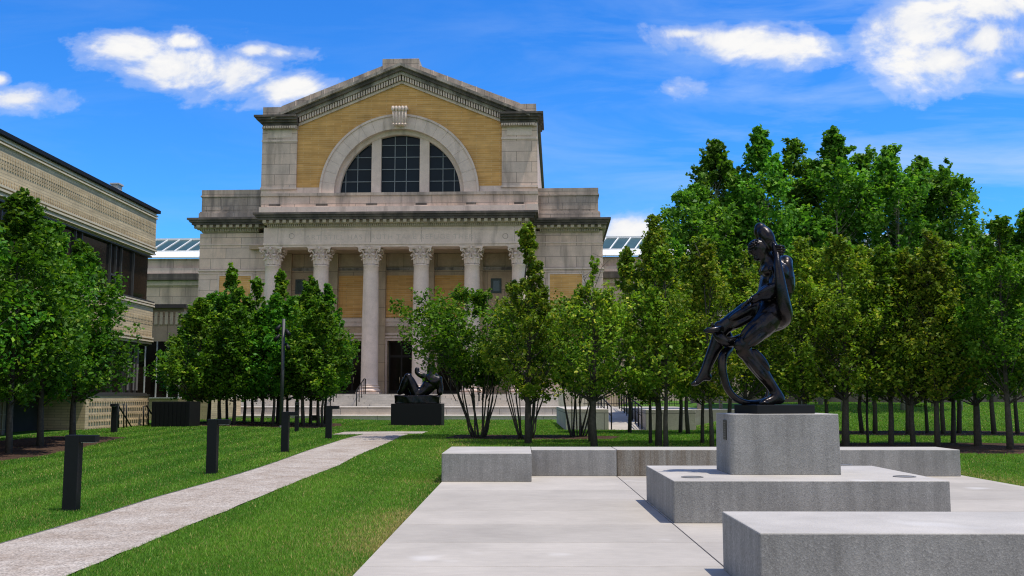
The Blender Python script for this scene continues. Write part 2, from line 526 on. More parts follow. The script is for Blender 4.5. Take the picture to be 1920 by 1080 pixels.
def build_world():
    w = bpy.data.worlds.new("World"); scene.world = w; w.use_nodes = True
    nt = w.node_tree; N = NT(nt)
    bg = nt.nodes['Background']
    sky = N.n('ShaderNodeTexSky', sky_type='NISHITA')
    sky.sun_disc = False; sky.sun_elevation = SUN_EL
    sky.sun_rotation = math.atan2(sdir.x, sdir.y)
    sky.air_density = 1.0; sky.dust_density = .3; sky.ozone_density = 2.5
    hs = N.n('ShaderNodeHueSaturation', ins={'Hue': .507, 'Saturation': 1.28, 'Value': 1.0})
    link(N, sky.outputs[0], hs.inputs['Color'])
    tinted = N.mix(1.0, hs.outputs[0], (.46, 1.13, 1.62), 'MULTIPLY')
    tc = N.n('ShaderNodeTexCoord')
    sep = N.n('ShaderNodeSeparateXYZ'); link(N, tc.outputs['Generated'], sep.inputs[0])
    x, y, z = sep.outputs
    yy = N.math('MAXIMUM', y, .02)
    u = N.math('DIVIDE', x, yy); v = N.math('DIVIDE', z, yy)
    cv = N.n('ShaderNodeCombineXYZ'); link(N, u, cv.inputs[0]); link(N, N.math('MULTIPLY', v, 1.5), cv.inputs[1])
    uvv = cv.outputs[0]
    big = N.noise(uvv, 9.0, 9, .58, .35)
    warp = N.math('MULTIPLY', N.math('SUBTRACT', big, .5), 1.0)
    blobs = [(240, 90, 85, 48), (320, 130, 110, 58), (430, 140, 120, 54), (530, 165, 95, 36), (525, 100, 70, 17), (475, 96, 40, 18), (345, 80, 40, 20),
             (30, 188, 95, 28), (0, 150, 20, 14), (1370, 78, 150, 34), (1470, 88, 85, 34), (1265, 165, 36, 13), (1290, 62, 60, 18),
             (1720, 40, 115, 70), (1770, 110, 110, 60), (1870, 18, 140, 46), (1915, 140, 30, 16), (1840, 70, 130, 62), (1168, 430, 66, 36), (1858, 408, 22, 7)]
    wts = {4: .6, 11: .35, 19: .5}
    D = None
    for i, (px, py, rx, ry) in enumerate(blobs):
        uc, vc = uv_dir(px, py)
        s = 1.35 / FPX
        du = N.math('DIVIDE', N.math('SUBTRACT', u, uc), rx * s)
        dv = N.math('DIVIDE', N.math('SUBTRACT', v, vc), ry * s)
        dist = N.math('SQRT', N.math('ADD', N.math('MULTIPLY', du, du), N.math('MULTIPLY', dv, dv)))
        val = N.math('MULTIPLY', N.math('SUBTRACT', 1.0, dist), wts.get(i, 1.0))
        D = val if D is None else N.math('SMOOTH_MAX', D, val, .15)
    fineN = N.noise(uvv, 30.0, 8, .6, .2)
    dens = N.math('ADD', N.math('ADD', D, N.math('MULTIPLY', warp, 2.7)), N.math('MULTIPLY', N.math('SUBTRACT', fineN, .5), .75))
    alpha = N.ramp(dens, [(.0, 0), (.28, .25), (.80, 1)], 'EASE')
    # thin cirrus veil to the right and low down
    ci = N.noise(N.scale(uvv, (2.2, 7.5, 1), (4.0, 2.0, 0)), 1.4, 6, .6, .6)
    ci = N.ramp(ci, [(.44, 0), (.78, 1)])
    side = N.ramp(N.math('ADD', N.math('MULTIPLY', u, 1.0), .5), [(.42, .10), (.8, .62)])
    alpha2 = N.math('MULTIPLY', ci, side)
    front = N.ramp(y, [(.02, 0), (.1, 1)])
    tone = N.ramp(N.math('ADD', big, N.math('MULTIPLY', dens, .25)), [(.42, (4.9, 5.4, 6.6)), (.78, (7.4, 7.35, 7.3))])
    c = N.mix(N.math('MULTIPLY', alpha2, front), tinted, (4.4, 5.6, 7.4))
    c = N.mix(N.math('MULTIPLY', alpha, front), c, tone)
    # unseen cumulus added behind the viewer as neutral fill light for the facades
    nb = N.noise(N.scale(tc.outputs['Generated'], (1, 1, 1.7)), 2.6, 8, .55, .2)
    ab = N.math('MULTIPLY', N.ramp(nb, [(.40, 0), (.52, 1)], 'EASE'), N.ramp(N.math('MULTIPLY', y, -1.0), [(.0, 0), (.25, 1)]))
    ab = N.math('MULTIPLY', ab, N.ramp(z, [(.0, .45), (.30, 1), (.75, 1), (.95, .2)]))
    c = N.mix(ab, c, (7.6, 7.3, 6.9))
    link(N, c, bg.inputs['Color'])
    bg.inputs['Strength'].default_value = .13
build_world()
scene.view_settings.view_transform = 'Standard'
scene.view_settings.look = 'None'
scene.view_settings.exposure = 0.0
scene.view_settings.gamma = 1.0
scene.cycles.max_bounces = 6
scene.cycles.transparent_max_bounces = 4
scene.cycles.use_denoising = True
scene.cycles.denoising_prefilter = 'NONE'
scene.cycles.filter_width = 1.15
scene.cycles.sample_clamp_indirect = 4.0
scene.cycles.use_adaptive_sampling = False

# ------------------------------------------------------------------ ground, plaza, path, beds
def terrain(name, xs, ys, mat, lift=0.0):
    X, Y = np.meshgrid(xs, ys)
    Z = ground_h(X, Y) + lift
    nx, ny = len(xs), len(ys)
    v = np.stack([X, Y, Z], -1).reshape(-1, 3)
    i = np.arange(ny - 1)[:, None] * nx + np.arange(nx - 1)[None, :]
    f = np.stack([i, i + 1, i + nx + 1, i + nx], -1).reshape(-1, 4)
    me = bpy.data.meshes.new(name)
    me.from_pydata(v.tolist(), [], f.tolist())
    me.polygons.foreach_set('use_smooth', [True] * len(f))
    me.materials.append(mat)
    o = bpy.data.objects.new(name, me); COL.objects.link(o)
    return o
xs = np.unique(np.concatenate([np.array([-900, -400, -200, -120, -80, -60]), np.arange(-45, 45.1, .5), np.array([60, 80, 120, 200, 400, 900])]))
ys = np.unique(np.concatenate([np.array([-600, -200, -80, -40, -20, -10, -4]), np.arange(0, 62, .5), np.array([70, 90, 120, 200, 500, 1500])]))
tag(terrain('ground', xs, ys, ground_m), kind='structure')

PX0, PX1, PY1 = -1.56, 9.12, 22.05
mb = MB()
joint_y = [-7.56 + 1.58 * k for k in range(0, 18)] + [PY1]
for a, b in zip(joint_y[:-1], joint_y[1:]):
    for c, d in ((PX0, 1.93), (1.93, 5.45), (5.45, PX1)):
        mb.box(c + .008, d - .008, a + .008, b - .008, -.2, 0.0)
tag(mb.build('plaza_pavement', plaza_m, bevel=.004), kind='structure')
mbj = MB(); mbj.box(PX0 + .01, PX1 - .01, -7.5, PY1 - .01, -.22, -.012)
tag(mbj.build('pavement_joint_bed', mat_simple('joint_grit', (.12, .11, .10), .9), None), kind='structure')

def strip(left, right, n, lift, mat, name, wob=0.0):
    """sheet between two pixel polylines laid on the ground"""
    L = eased([PG(*p) for p in left]); Rr = eased([PG(*p) for p in right])
    return strip_w(L, Rr, n, lift, mat, name, wob)
def resample(pts, n):
    pts = [Vector((p.x, p.y)) for p in pts]
    d = [0]
    for a, b in zip(pts[:-1], pts[1:]): d.append(d[-1] + (b - a).length)
    out = []
    for k in range(n):
        t = d[-1] * k / (n - 1)
        for i in range(len(pts) - 1):
            if t <= d[i + 1] + 1e-9:
                s = (t - d[i]) / max(1e-9, d[i + 1] - d[i])
                out.append(pts[i].lerp(pts[i + 1], s)); break
    return out
def eased(pts, n=60, it=14):
    q = resample(pts, n)
    for _ in range(it):
        q = [q[0]] + [(q[i - 1] + q[i] * 2 + q[i + 1]) / 4 for i in range(1, n - 1)] + [q[-1]]
    return q
def strip_w(L, Rr, n, lift, mat, name, wob=0.0, across=5):
    l = resample(L, n); r = resample(Rr, n)
    v = []; f = []
    for k in range(n):
        for j in range(across):
            q = l[k].lerp(r[k], j / (across - 1))
            if wob and j in (0, across - 1):
                q = q + Vector((random.uniform(-wob, wob), random.uniform(-wob, wob)))
            v.append((q.x, q.y, gh(q.x, q.y) + lift))
    for k in range(n - 1):
        for j in range(across - 1):
            i = k * across + j
            f.append((i, i + 1, i + across + 1, i + across))
    m = MB(); m.add(v, f, True)
    return m.build(name, mat)

pathL = [(-420, 1150), (-150, 1066), (0, 1021), (164, 974), (277, 938), (390, 908), (480, 880), (544, 858.5), (609, 835), (684, 814.6)]
pathR = [(-60, 1160), (60, 1112), (157, 1070), (261, 1025), (390, 971), (480, 938), (570, 899), (661, 859.5), (723, 832.8), (766, 814.6)]
tag(strip(pathL, pathR, 60, .016, path_m, 'gravel_path', .02), kind='structure')
cross_y0, cross_y1 = PG(720, 814.6).y - .02, PG(720, 810).y
tag(strip_w([Vector((-7.0, cross_y0)), Vector((-3.7, cross_y0))], [Vector((-7.0, cross_y1)), Vector((-3.7, cross_y1))], 12, .022, path_m, 'cross_path', .02), kind='structure')
PATH_POLY = [(p.x, p.y) for p in eased([PG(*q) for q in pathL])] + [(p.x, p.y) for p in reversed(eased([PG(*q) for q in pathR]))]
CROSS = (-7.0, -3.7, cross_y0, cross_y1)

def bed(name, pts, lift=.012):
    """planting bed: a sheet of bark over the lawn, outline given in world x,y"""
    c = Vector((sum(p[0] for p in pts) / len(pts), sum(p[1] for p in pts) / len(pts)))
    out = []
    n = len(pts)
    for i in range(n):
        a = Vector(pts[i]); b = Vector(pts[(i + 1) % n])
        k = max(2, int((b - a).length / .3))
        for j in range(k):
            q = a.lerp(b, j / k); out.append(q + Vector((random.uniform(-.08, .08), random.uniform(-.08, .08))))
    v = []; f = []
    rings = 6
    for r in range(rings):
        for q in out:
            w = c.lerp(q, (r + 1) / rings); v.append((w.x, w.y, gh(w.x, w.y) + lift + (.03 if r < rings - 1 else 0)))
    m = len(out)
    for r in range(rings - 1):
        for i in range(m):
            j = (i + 1) % m
            f.append((r * m + i, r * m + j, (r + 1) * m + j, (r + 1) * m + i))
    v.append((c.x, c.y, gh(c.x, c.y) + lift + .03))
    for i in range(m): f.append((len(v) - 1, (i + 1) % m, i))
    mm = MB(); mm.add(v, [tuple(reversed(x)) for x in f], True)
    BEDS.append([(q.x, q.y) for q in out])
    return tag(mm.build(name, mulch_m), kind='structure')
BEDS = []
bed('mulch_bed', [(-16.4, 20), (-12.2, 20), (-12.1, 25), (-12.6, 30), (-13.0, 33.2), (-15.6, 33.4), (-16.4, 28)])
bed('mulch_bed', [(-15.8, 43.2), (-8.9, 43.2), (-8.3, 46), (-8.9, 49.5), (-15.8, 50.0)])
bed('mulch_bed', [(-2.6, 33.1), (2.9, 33.0), (3.4, 35.0), (.5, 36.3), (-2.4, 36.0)])
bed('mulch_bed', [(8.2, 26.6), (22, 24.4), (22, 29.6), (12, 31.2), (8.6, 31.0)])
bed('mulch_bed', [(9.0, 36.4), (26, 34.5), (26, 38.0), (11, 39.2), (9.0, 39.0)])

# ------------------------------------------------------------------ concrete benches and plinths
def block(name, x0, x1, y0, y1, z0, z1, label, cat, group=None, mat=concrete, bev=.012):
    m = MB(); m.box(x0 - (x0 + x1) / 2, x1 - (x0 + x1) / 2, y0 - (y0 + y1) / 2, y1 - (y0 + y1) / 2, 0, z1 - z0)
    o = m.build(name, mat, None, bev, ((x0 + x1) / 2, (y0 + y1) / 2, z0))
    return tag(o, label, cat, group)
BT = .54
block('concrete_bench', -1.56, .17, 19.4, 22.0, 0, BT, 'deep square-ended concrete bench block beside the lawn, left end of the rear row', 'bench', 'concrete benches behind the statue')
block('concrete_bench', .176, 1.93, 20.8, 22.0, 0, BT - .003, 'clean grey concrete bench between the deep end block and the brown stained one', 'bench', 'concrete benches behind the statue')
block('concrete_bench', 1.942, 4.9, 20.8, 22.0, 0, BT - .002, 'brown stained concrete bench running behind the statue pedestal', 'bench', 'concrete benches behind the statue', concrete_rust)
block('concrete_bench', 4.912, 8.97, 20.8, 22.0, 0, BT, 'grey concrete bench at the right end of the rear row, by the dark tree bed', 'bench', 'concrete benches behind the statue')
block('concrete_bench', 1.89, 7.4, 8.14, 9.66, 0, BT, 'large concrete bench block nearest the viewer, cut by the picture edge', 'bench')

plinth = block('statue_platform', 1.95, 5.51, 13.12, 16.0, 0, BT, 'wide low concrete platform carrying the statue pedestal', 'platform')
for px, py in ((1298, 895), (1696, 894), (1580, 871.5)):
    d = ray(px, py); q = EYE + d * ((BT - EYE.z) / d.z)
    m = MB(); m.lathe([(.15, 0), (.15, .008), (.125, .010), (.125, .004), (.0, .004)], (0, 0, 0), 24, False)
    m.build('recessed_uplight', mat_simple('worn_steel_disc', (.16, .155, .15), .6), plinth, 0, (q.x - 3.73, q.y - 14.56, BT + .001))

# pedestal: slightly wider at the foot, rounded arris on its left front corner
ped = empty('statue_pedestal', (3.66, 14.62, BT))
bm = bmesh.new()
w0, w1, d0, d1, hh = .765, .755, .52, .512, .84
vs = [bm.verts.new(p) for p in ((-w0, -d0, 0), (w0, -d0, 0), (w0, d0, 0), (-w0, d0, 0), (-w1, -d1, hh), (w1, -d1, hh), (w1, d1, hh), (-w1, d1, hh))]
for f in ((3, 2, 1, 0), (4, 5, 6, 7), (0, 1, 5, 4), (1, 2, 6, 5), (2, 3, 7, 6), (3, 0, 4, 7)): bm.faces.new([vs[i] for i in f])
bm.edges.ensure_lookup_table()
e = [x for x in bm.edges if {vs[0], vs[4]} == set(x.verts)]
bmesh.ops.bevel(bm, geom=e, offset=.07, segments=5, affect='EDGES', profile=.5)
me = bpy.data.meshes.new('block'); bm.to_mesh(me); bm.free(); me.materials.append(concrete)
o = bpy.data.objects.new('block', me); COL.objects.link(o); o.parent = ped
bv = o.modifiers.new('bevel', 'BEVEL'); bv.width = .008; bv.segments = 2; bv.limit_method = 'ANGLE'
m = MB(); m.box(-.62, .62, -.42, .42, -.0, .012)
tag(ped, 'rough grey concrete pedestal cube under the standing bronze', 'pedestal')
m = MB(); m.box(-.012, 0, -.1, .1, 0, .28)
plq = m.build('plaque', dark_metal, ped, .003, (-w0 + .005, -.17, .47))
m = MB()
for k in range(7):
    m.box(-.0145, -.0125, -.08, .08 - random.choice((0, .02, .05)), .24 - k * .033, .25 - k * .033)
m.build('relief_lettering', mat_simple('worn_plaque_metal', (.22, .21, .20), .5, .6), plq)

# ------------------------------------------------------------------ skinned figures
def skin_figure(verts, edges, radii, blobs=(), voxel=.022, name='figure', mat=bronze, parent=None, smooth_it=6):
    me = bpy.data.meshes.new('skeleton')
    me.from_pydata([tuple(v) for v in verts], edges, [])
    ob = bpy.data.objects.new('skeleton', me); COL.objects.link(ob)
    ob.modifiers.new('skin', 'SKIN')
    if not me.skin_vertices:
        bpy.context.view_layer.objects.active = ob
        with bpy.context.temp_override(object=ob, active_object=ob): bpy.ops.mesh.customdata_skin_add()
    for i, r in enumerate(radii):
        rr = r if hasattr(r, '__len__') else (r, r)
        me.skin_vertices[0].data[i].radius = rr
    me.skin_vertices[0].data[0].use_root = True
    ss = ob.modifiers.new('sub', 'SUBSURF'); ss.levels = 2; ss.render_levels = 2
    dg = bpy.context.evaluated_depsgraph_get(); dg.update()
    ev = ob.evaluated_get(dg)
    base = bpy.data.meshes.new_from_object(ev)
    bm = bmesh.new(); bm.from_mesh(base)
    mbl = MB()
    for bl in blobs:
        c, r = bl[0], bl[1]
        rot = bl[2] if len(bl) > 2 else None
        mbl.ellipsoid(c, r, rot)
    if blobs:
        t = bpy.data.meshes.new('t'); t.from_pydata(mbl.v, [], mbl.f); bm.from_mesh(t)
    bm.to_mesh(me2 := bpy.data.meshes.new('joined')); bm.free()
    bpy.data.objects.remove(ob)
    o2 = bpy.data.objects.new('tmp', me2); COL.objects.link(o2)
    rm = o2.modifiers.new('re', 'REMESH'); rm.mode = 'VOXEL'; rm.voxel_size = voxel; rm.use_smooth_shade = True
    s_ = o2.modifiers.new('s', 'SMOOTH'); s_.factor = .5; s_.iterations = smooth_it
    dg = bpy.context.evaluated_depsgraph_get(); dg.update()
    fin = bpy.data.meshes.new_from_object(o2.evaluated_get(dg))
    bpy.data.objects.remove(o2)
    fin.materials.clear(); fin.materials.append(mat)
    fin.polygons.foreach_set('use_smooth', [True] * len(fin.polygons))
    o = bpy.data.objects.new(name, fin); COL.objects.link(o)
    if parent is not None:
        o.parent = parent
        o.matrix_parent_inverse = Matrix.Translation(parent.location).inverted()
    return o

def along(a, b, t=.5, off=(0, 0, 0)):
    return Vector(a).lerp(Vector(b), t) + Vector(off)
def rot_to(a, b):
    return (Vector(b) - Vector(a)).to_track_quat('Z', 'Y').to_matrix()

YS = 14.62
def S(cx, cy, dy=0.0):
    return P(1280 + cx / 2.77, 400 + cy / 2.77, YS + dy)

statue = empty('bronze_statue', S(450, 1000, 0))
def build_statue():
    J = dict(pelvis=S(462, 505, 0), waist=S(458, 430, .02), chest=S(492, 330, .02), upch=S(490, 268, .02), neck=S(438, 232, 0), head=S(398, 186, -.03), crown=S(376, 172, -.03),
             rsh=S(462, 240, .14), relb=S(402, 78, .06), rwri=S(470, 168, -.10), rhand=S(486, 196, -.15),
             lsh=S(510, 290, -.14), lelb=S(478, 392, -.24), lwri=S(385, 438, -.24), lhand=S(345, 462, -.23),
             fhip=S(430, 478, .12), fth=S(310, 530, .13), fknee=S(200, 598, .14), fshin=S(168, 700, .18), fcalf=S(140, 760, .2), fank=S(110, 838, .2), fball=S(72, 880, .18), ftoe=S(48, 893, .17), fheel=S(150, 862, .22),
             nhip=S(470, 540, -.12), nth=S(385, 610, -.14), nknee=S(302, 694, -.15), nshin=S(352, 752, -.13), ncalf=S(392, 800, -.12), nlow=S(450, 880, -.1), nank=S(503, 952, -.08), nheel=S(528, 980, -.07), nball=S(440, 982, -.16), ntoe=S(402, 991, -.2))
    names = list(J)
    idx = {k: i for i, k in enumerate(names)}
    E = [('pelvis', 'waist'), ('waist', 'chest'), ('chest', 'upch'), ('upch', 'neck'), ('neck', 'head'), ('head', 'crown'),
         ('upch', 'rsh'), ('rsh', 'relb'), ('relb', 'rwri'), ('rwri', 'rhand'), ('upch', 'lsh'), ('lsh', 'lelb'), ('lelb', 'lwri'), ('lwri', 'lhand'),
         ('pelvis', 'fhip'), ('fhip', 'fth'), ('fth', 'fknee'), ('fknee', 'fshin'), ('fshin', 'fcalf'), ('fcalf', 'fank'), ('fank', 'fball'), ('fball', 'ftoe'), ('fank', 'fheel'),
         ('pelvis', 'nhip'), ('nhip', 'nth'), ('nth', 'nknee'), ('nknee', 'nshin'), ('nshin', 'ncalf'), ('ncalf', 'nlow'), ('nlow', 'nank'), ('nank', 'nheel'), ('nank', 'nball'), ('nball', 'ntoe')]
    r = dict(pelvis=.19, waist=.19, chest=.23, upch=.20, neck=.105, head=.11, crown=.09, rsh=.115, relb=.075, rwri=.062, rhand=.05,
             lsh=.115, lelb=.085, lwri=.055, lhand=.055, fhip=.15, fth=.135, fknee=.10, fshin=.09, fcalf=.078, fank=.05, fball=.042, ftoe=.025, fheel=.045,
             nhip=.17, nth=.15, nknee=.105, nshin=.105, ncalf=.105, nlow=.075, nank=.055, nheel=.058, nball=.066, ntoe=.045)
    B = []
    def limb(a, b, t, rad, ln, off=(0, 0, 0)):
        B.append((along(J[a], J[b], t, off), (rad * 1.1, rad * 1.1, ln * 1.05), rot_to(J[a], J[b])))
    # muscle masses
    limb('rsh', 'relb', .5, .115, .24); limb('relb', 'rwri', .42, .10, .18, (0, -.02, 0)); limb('relb', 'rsh', .14, .098, .15); B.append((S(528, 262, .02), (.12, .2, .13)))
    limb('lsh', 'lelb', .2, .125, .15); limb('lsh', 'lelb', .6, .09, .15, (-.02, 0, 0)); limb('lelb', 'lwri', .35, .105, .18); limb('lelb', 'lsh', .1, .1, .12)
    limb('fhip', 'fknee', .35, .15, .30, (0, 0, .03)); limb('fhip', 'fknee', .7, .115, .2, (0, 0, .02)); limb('fknee', 'fank', .33, .085, .2, (.03, 0, 0))
    limb('nhip', 'nknee', .3, .165, .3, (0, -.02, .02)); limb('nhip', 'nknee', .75, .12, .2, (0, 0, .02)); limb('nknee', 'nank', .36, .11, .22, (.045, .02, .035)); limb('nknee', 'nank', .1, .09, .12, (-.02, 0, 0))
    B.append((J['nknee'] + Vector((-.03, -.02, .03)), (.085, .085, .085)))
    B.append((J['fknee'] + Vector((-.03, 0, .03)), (.08, .08, .08)))
    B.append((S(528, 330, -.02), (.142, .22, .31), Matrix.Rotation(R_(-10), 3, 'Y')))      # back
    B.append((S(540, 300, -.14), (.10, .08, .17))); B.append((S(532, 400, 0), (.10, .17, .2))); B.append((S(500, 440, 0), (.16, .17, .2)))                                   # shoulder blade
    B.append((S(452, 300, -.10), (.13, .11, .09))); B.append((S(440, 305, .12), (.13, .11, .09))); B.append((S(455, 350, 0), (.14, .19, .14)))      # chest
    B.append((S(500, 535, -.1), (.16, .13, .17))); B.append((S(478, 520, .1), (.15, .12, .16)))      # buttocks
    for k, (cx, cy) in enumerate(((425, 395), (422, 425), (420, 455))):
        B.append((S(cx, cy, -.05), (.055, .05, .035))); B.append((S(cx - 5, cy, .05), (.055, .05, .035)))
    for k in range(3): B.append((S(470 - 6 * k, 400 + 22 * k, -.15), (.07, .03, .025), Matrix.Rotation(R_(25), 3, 'Y')))   # ribs
    # sharper relief: shoulder cap, back of the arm, lats, split thigh and calf heads
    B.append((S(538, 272, -.10), (.095, .10, .10))); B.append((S(545, 365, -.05), (.07, .14, .16), Matrix.Rotation(R_(12), 3, 'Y')))
    for k in range(4): B.append((S(528 - 8 * k, 372 + 24 * k, -.19), (.075, .025, .022), Matrix.Rotation(R_(35), 3, 'Y')))
    limb('nhip', 'nknee', .5, .07, .26, (-.02, -.115, .05)); limb('nhip', 'nknee', .55, .06, .24, (.05, -.11, -.04)); limb('nhip', 'nknee', .5, .06, .24, (-.07, -.06, .10))
    limb('fhip', 'fknee', .5, .065, .24, (-.02, -.11, .06)); limb('fhip', 'fknee', .55, .055, .22, (.03, -.10, -.05))
    limb('nknee', 'nank', .34, .06, .19, (.09, -.05, .06)); limb('nknee', 'nank', .42, .05, .24, (-.035, -.075, .0))
    limb('lelb', 'lwri', .4, .045, .17, (0, -.075, .045)); limb('lsh', 'lelb', .55, .05, .13, (-.05, -.06, 0))
    # head: skull, brow, nose, chin, ear, cap of hair
    hd = J['head']; tl = Matrix.Rotation(R_(-62), 3, 'Y')
    B.append((hd + Vector((.0, 0, .015)), (.135, .118, .160), tl))
    B.append((S(352, 196, -.03), (.03, .022, .05), Matrix.Rotation(R_(-20), 3, 'Y')))      # nose
    B.append((S(362, 176, -.03), (.035, .075, .028)))                     # brow
    B.append((S(384, 232, -.03), (.05, .05, .045)))                     # chin
    B.append((S(365, 214, -.03), (.022, .035, .014)))                     # lips
    B.append((S(420, 200, -.125), (.022, .014, .036)))                     # ear
    body = skin_figure([J[k] for k in names], [(idx[a], idx[b]) for a, b in E], [r[k] * 1.2 for k in names], B, .0125, 'figure', bronze, statue, 2)
    # fingers and toes join the body as their own short chains
    mb = MB()
    hand = J['rhand']
    for k in range(4):                    # right hand clenched round the serpent
        z0 = .055 - k * .036; ln = (.15, .165, .155, .125)[k]
        p0 = hand + Vector((-.03, -.02, z0)); 
        mb.tube([p0, p0 + Vector((.03, -.06, .008)), p0 + Vector((.075, -.085, 0)), p0 + Vector((ln * .8, -.06, -.006)), p0 + Vector((ln * .85, -.02, -.01))], [.02, .021, .0195, .018, .013], 8)
    mb.tube([hand + Vector((-.05, -.02, -.03)), hand + Vector((-.045, -.07, -.06)), hand + Vector((.0, -.10, -.085))], [.022, .021, .014], 8)
    hand = J['lhand']
    for k in range(4):
        o = Vector((.045 - k * .034, -.03, .045 - k * .03))
        ln = (.8, 1, .95, .75)[k]
        p0 = hand + o
        mb.tube([p0, p0 + Vector((-.03, -.04, .01)) * ln, p0 + Vector((-.075, -.045, -.035)) * ln, p0 + Vector((-.085, -.02, -.075)) * ln], [.02, .02, .018, .013], 8)
    mb.tube([hand + Vector((.03, -.03, -.03)), hand + Vector((.0, -.07, -.06)), hand + Vector((-.04, -.075, -.075))], [.021, .02, .014], 8)
    for k in range(5):
        b = J['nball'] + Vector((-.01, -.05 + k * .03, -.01))
        rr = .03 if k == 0 else .021 - k * .001
        mb.tube([b, b + Vector((-.06, -.008, .008)), b + Vector((-.11 + k * .008, -.012, -.012))], [rr * 1.1, rr, rr * .7], 8)
        b = J['fball'] + Vector((0, -.045 + k * .024, .0))
        mb.tube([b, b + Vector((-.045, 0, -.008)), b + Vector((-.085 + k * .006, 0, -.03))], [rr, rr * .9, rr * .6], 8)
    fg = mb.build('fingers', bronze, statue); fg.matrix_parent_inverse = Matrix.Translation(statue.location).inverted(); fg.name = 'finger_and_toe_detail'
    hair = MB()
    for k in range(46):
        t = k / 46; a = k * 2.4
        q = hd + tl @ Vector((.122 * math.sqrt(t) * math.cos(a), .108 * math.sqrt(t) * math.sin(a), .150 * math.sqrt(max(0, 1 - .8 * t))))
        hair.ellipsoid(q, (.028, .028, .014), None, 8, 6)
    h = hair.build('hair', mat_bronze('brown_bronze'), statue); h.matrix_parent_inverse = Matrix.Translation(statue.location).inverted()
    # serpent
    sp = [(462, 150, -.10, .02), (478, 172, -.16, .045), (488, 210, -.2, .055), (494, 270, -.30, .062), (504, 340, -.34, .075), (516, 420, -.33, .09), (528, 490, -.28, .105), (532, 535, -.16, .108), (510, 565, .02, .105),
          (450, 590, .18, .095), (370, 620, .22, .085), (290, 660, .10, .08), (230, 668, -.02, .078), (190, 640, -.02, .075), (178, 610, .08, .072), (196, 590, .26, .07), (235, 640, .30, .07), (240, 700, .16, .07), (212, 740, .02, .07),
          (205, 790, -.02, .064), (214, 850, -.03, .058), (236, 915, -.03, .052), (275, 960, -.03, .048), (325, 983, -.02, .043), (380, 984, .06, .042), (425, 970, .14, .034), (440, 940, .18, .024), (436, 908, .2, .012)]
    pts = [S(a, b, c) for a, b, c, _ in sp]
    def cat(ps, n=6):
        out = []
        for i in range(len(ps) - 1):
            p0, p1, p2, p3 = ps[max(i - 1, 0)], ps[i], ps[i + 1], ps[min(i + 2, len(ps) - 1)]
            for k in range(n):
                t = k / n
                out.append(.5 * ((2 * p1) + (p2 - p0) * t + (2 * p0 - 5 * p1 + 4 * p2 - p3) * t * t + (3 * p1 - p0 - 3 * p2 + p3) * t ** 3))
        out.append(ps[-1]); return out
    big = cat(pts); rr = np.interp(np.linspace(0, len(sp) - 1, len(big)), range(len(sp)), [x[3] for x in sp])
    m = MB(); m.tube(big, list(rr), 16)
    # a coil's head biting over the knee
    m.tube([S(205, 600, -.06), S(178, 604, -.1), S(150, 608, -.12), S(128, 608, -.12), S(108, 612, -.12)], [.05, .052, .05, .038, .012], 10)
    m.tube([S(160, 590, -.1), S(152, 578, -.11), S(154, 566, -.12)], [.03, .022, .006], 8)
    s = m.build('serpent', bronze, statue); s.matrix_parent_inverse = Matrix.Translation(statue.location).inverted()
    # bronze foot slab, turned on the pedestal
    zb = BT + .84
    q = P(1452, 770, YS)
    m = MB(); m.box(-.46, .46, -.34, .34, 0, S(450, 998).z - zb + .01)
    sb = m.build('foot_slab', black_paint, statue, .006)
    sb.location = Vector((q.x, YS + .02, zb + .001)) - statue.location
    sb.rotation_euler = (0, 0, R_(16))
build_statue()
tag(statue, 'dark bronze nude man wrestling a serpent on a concrete pedestal', 'statue')

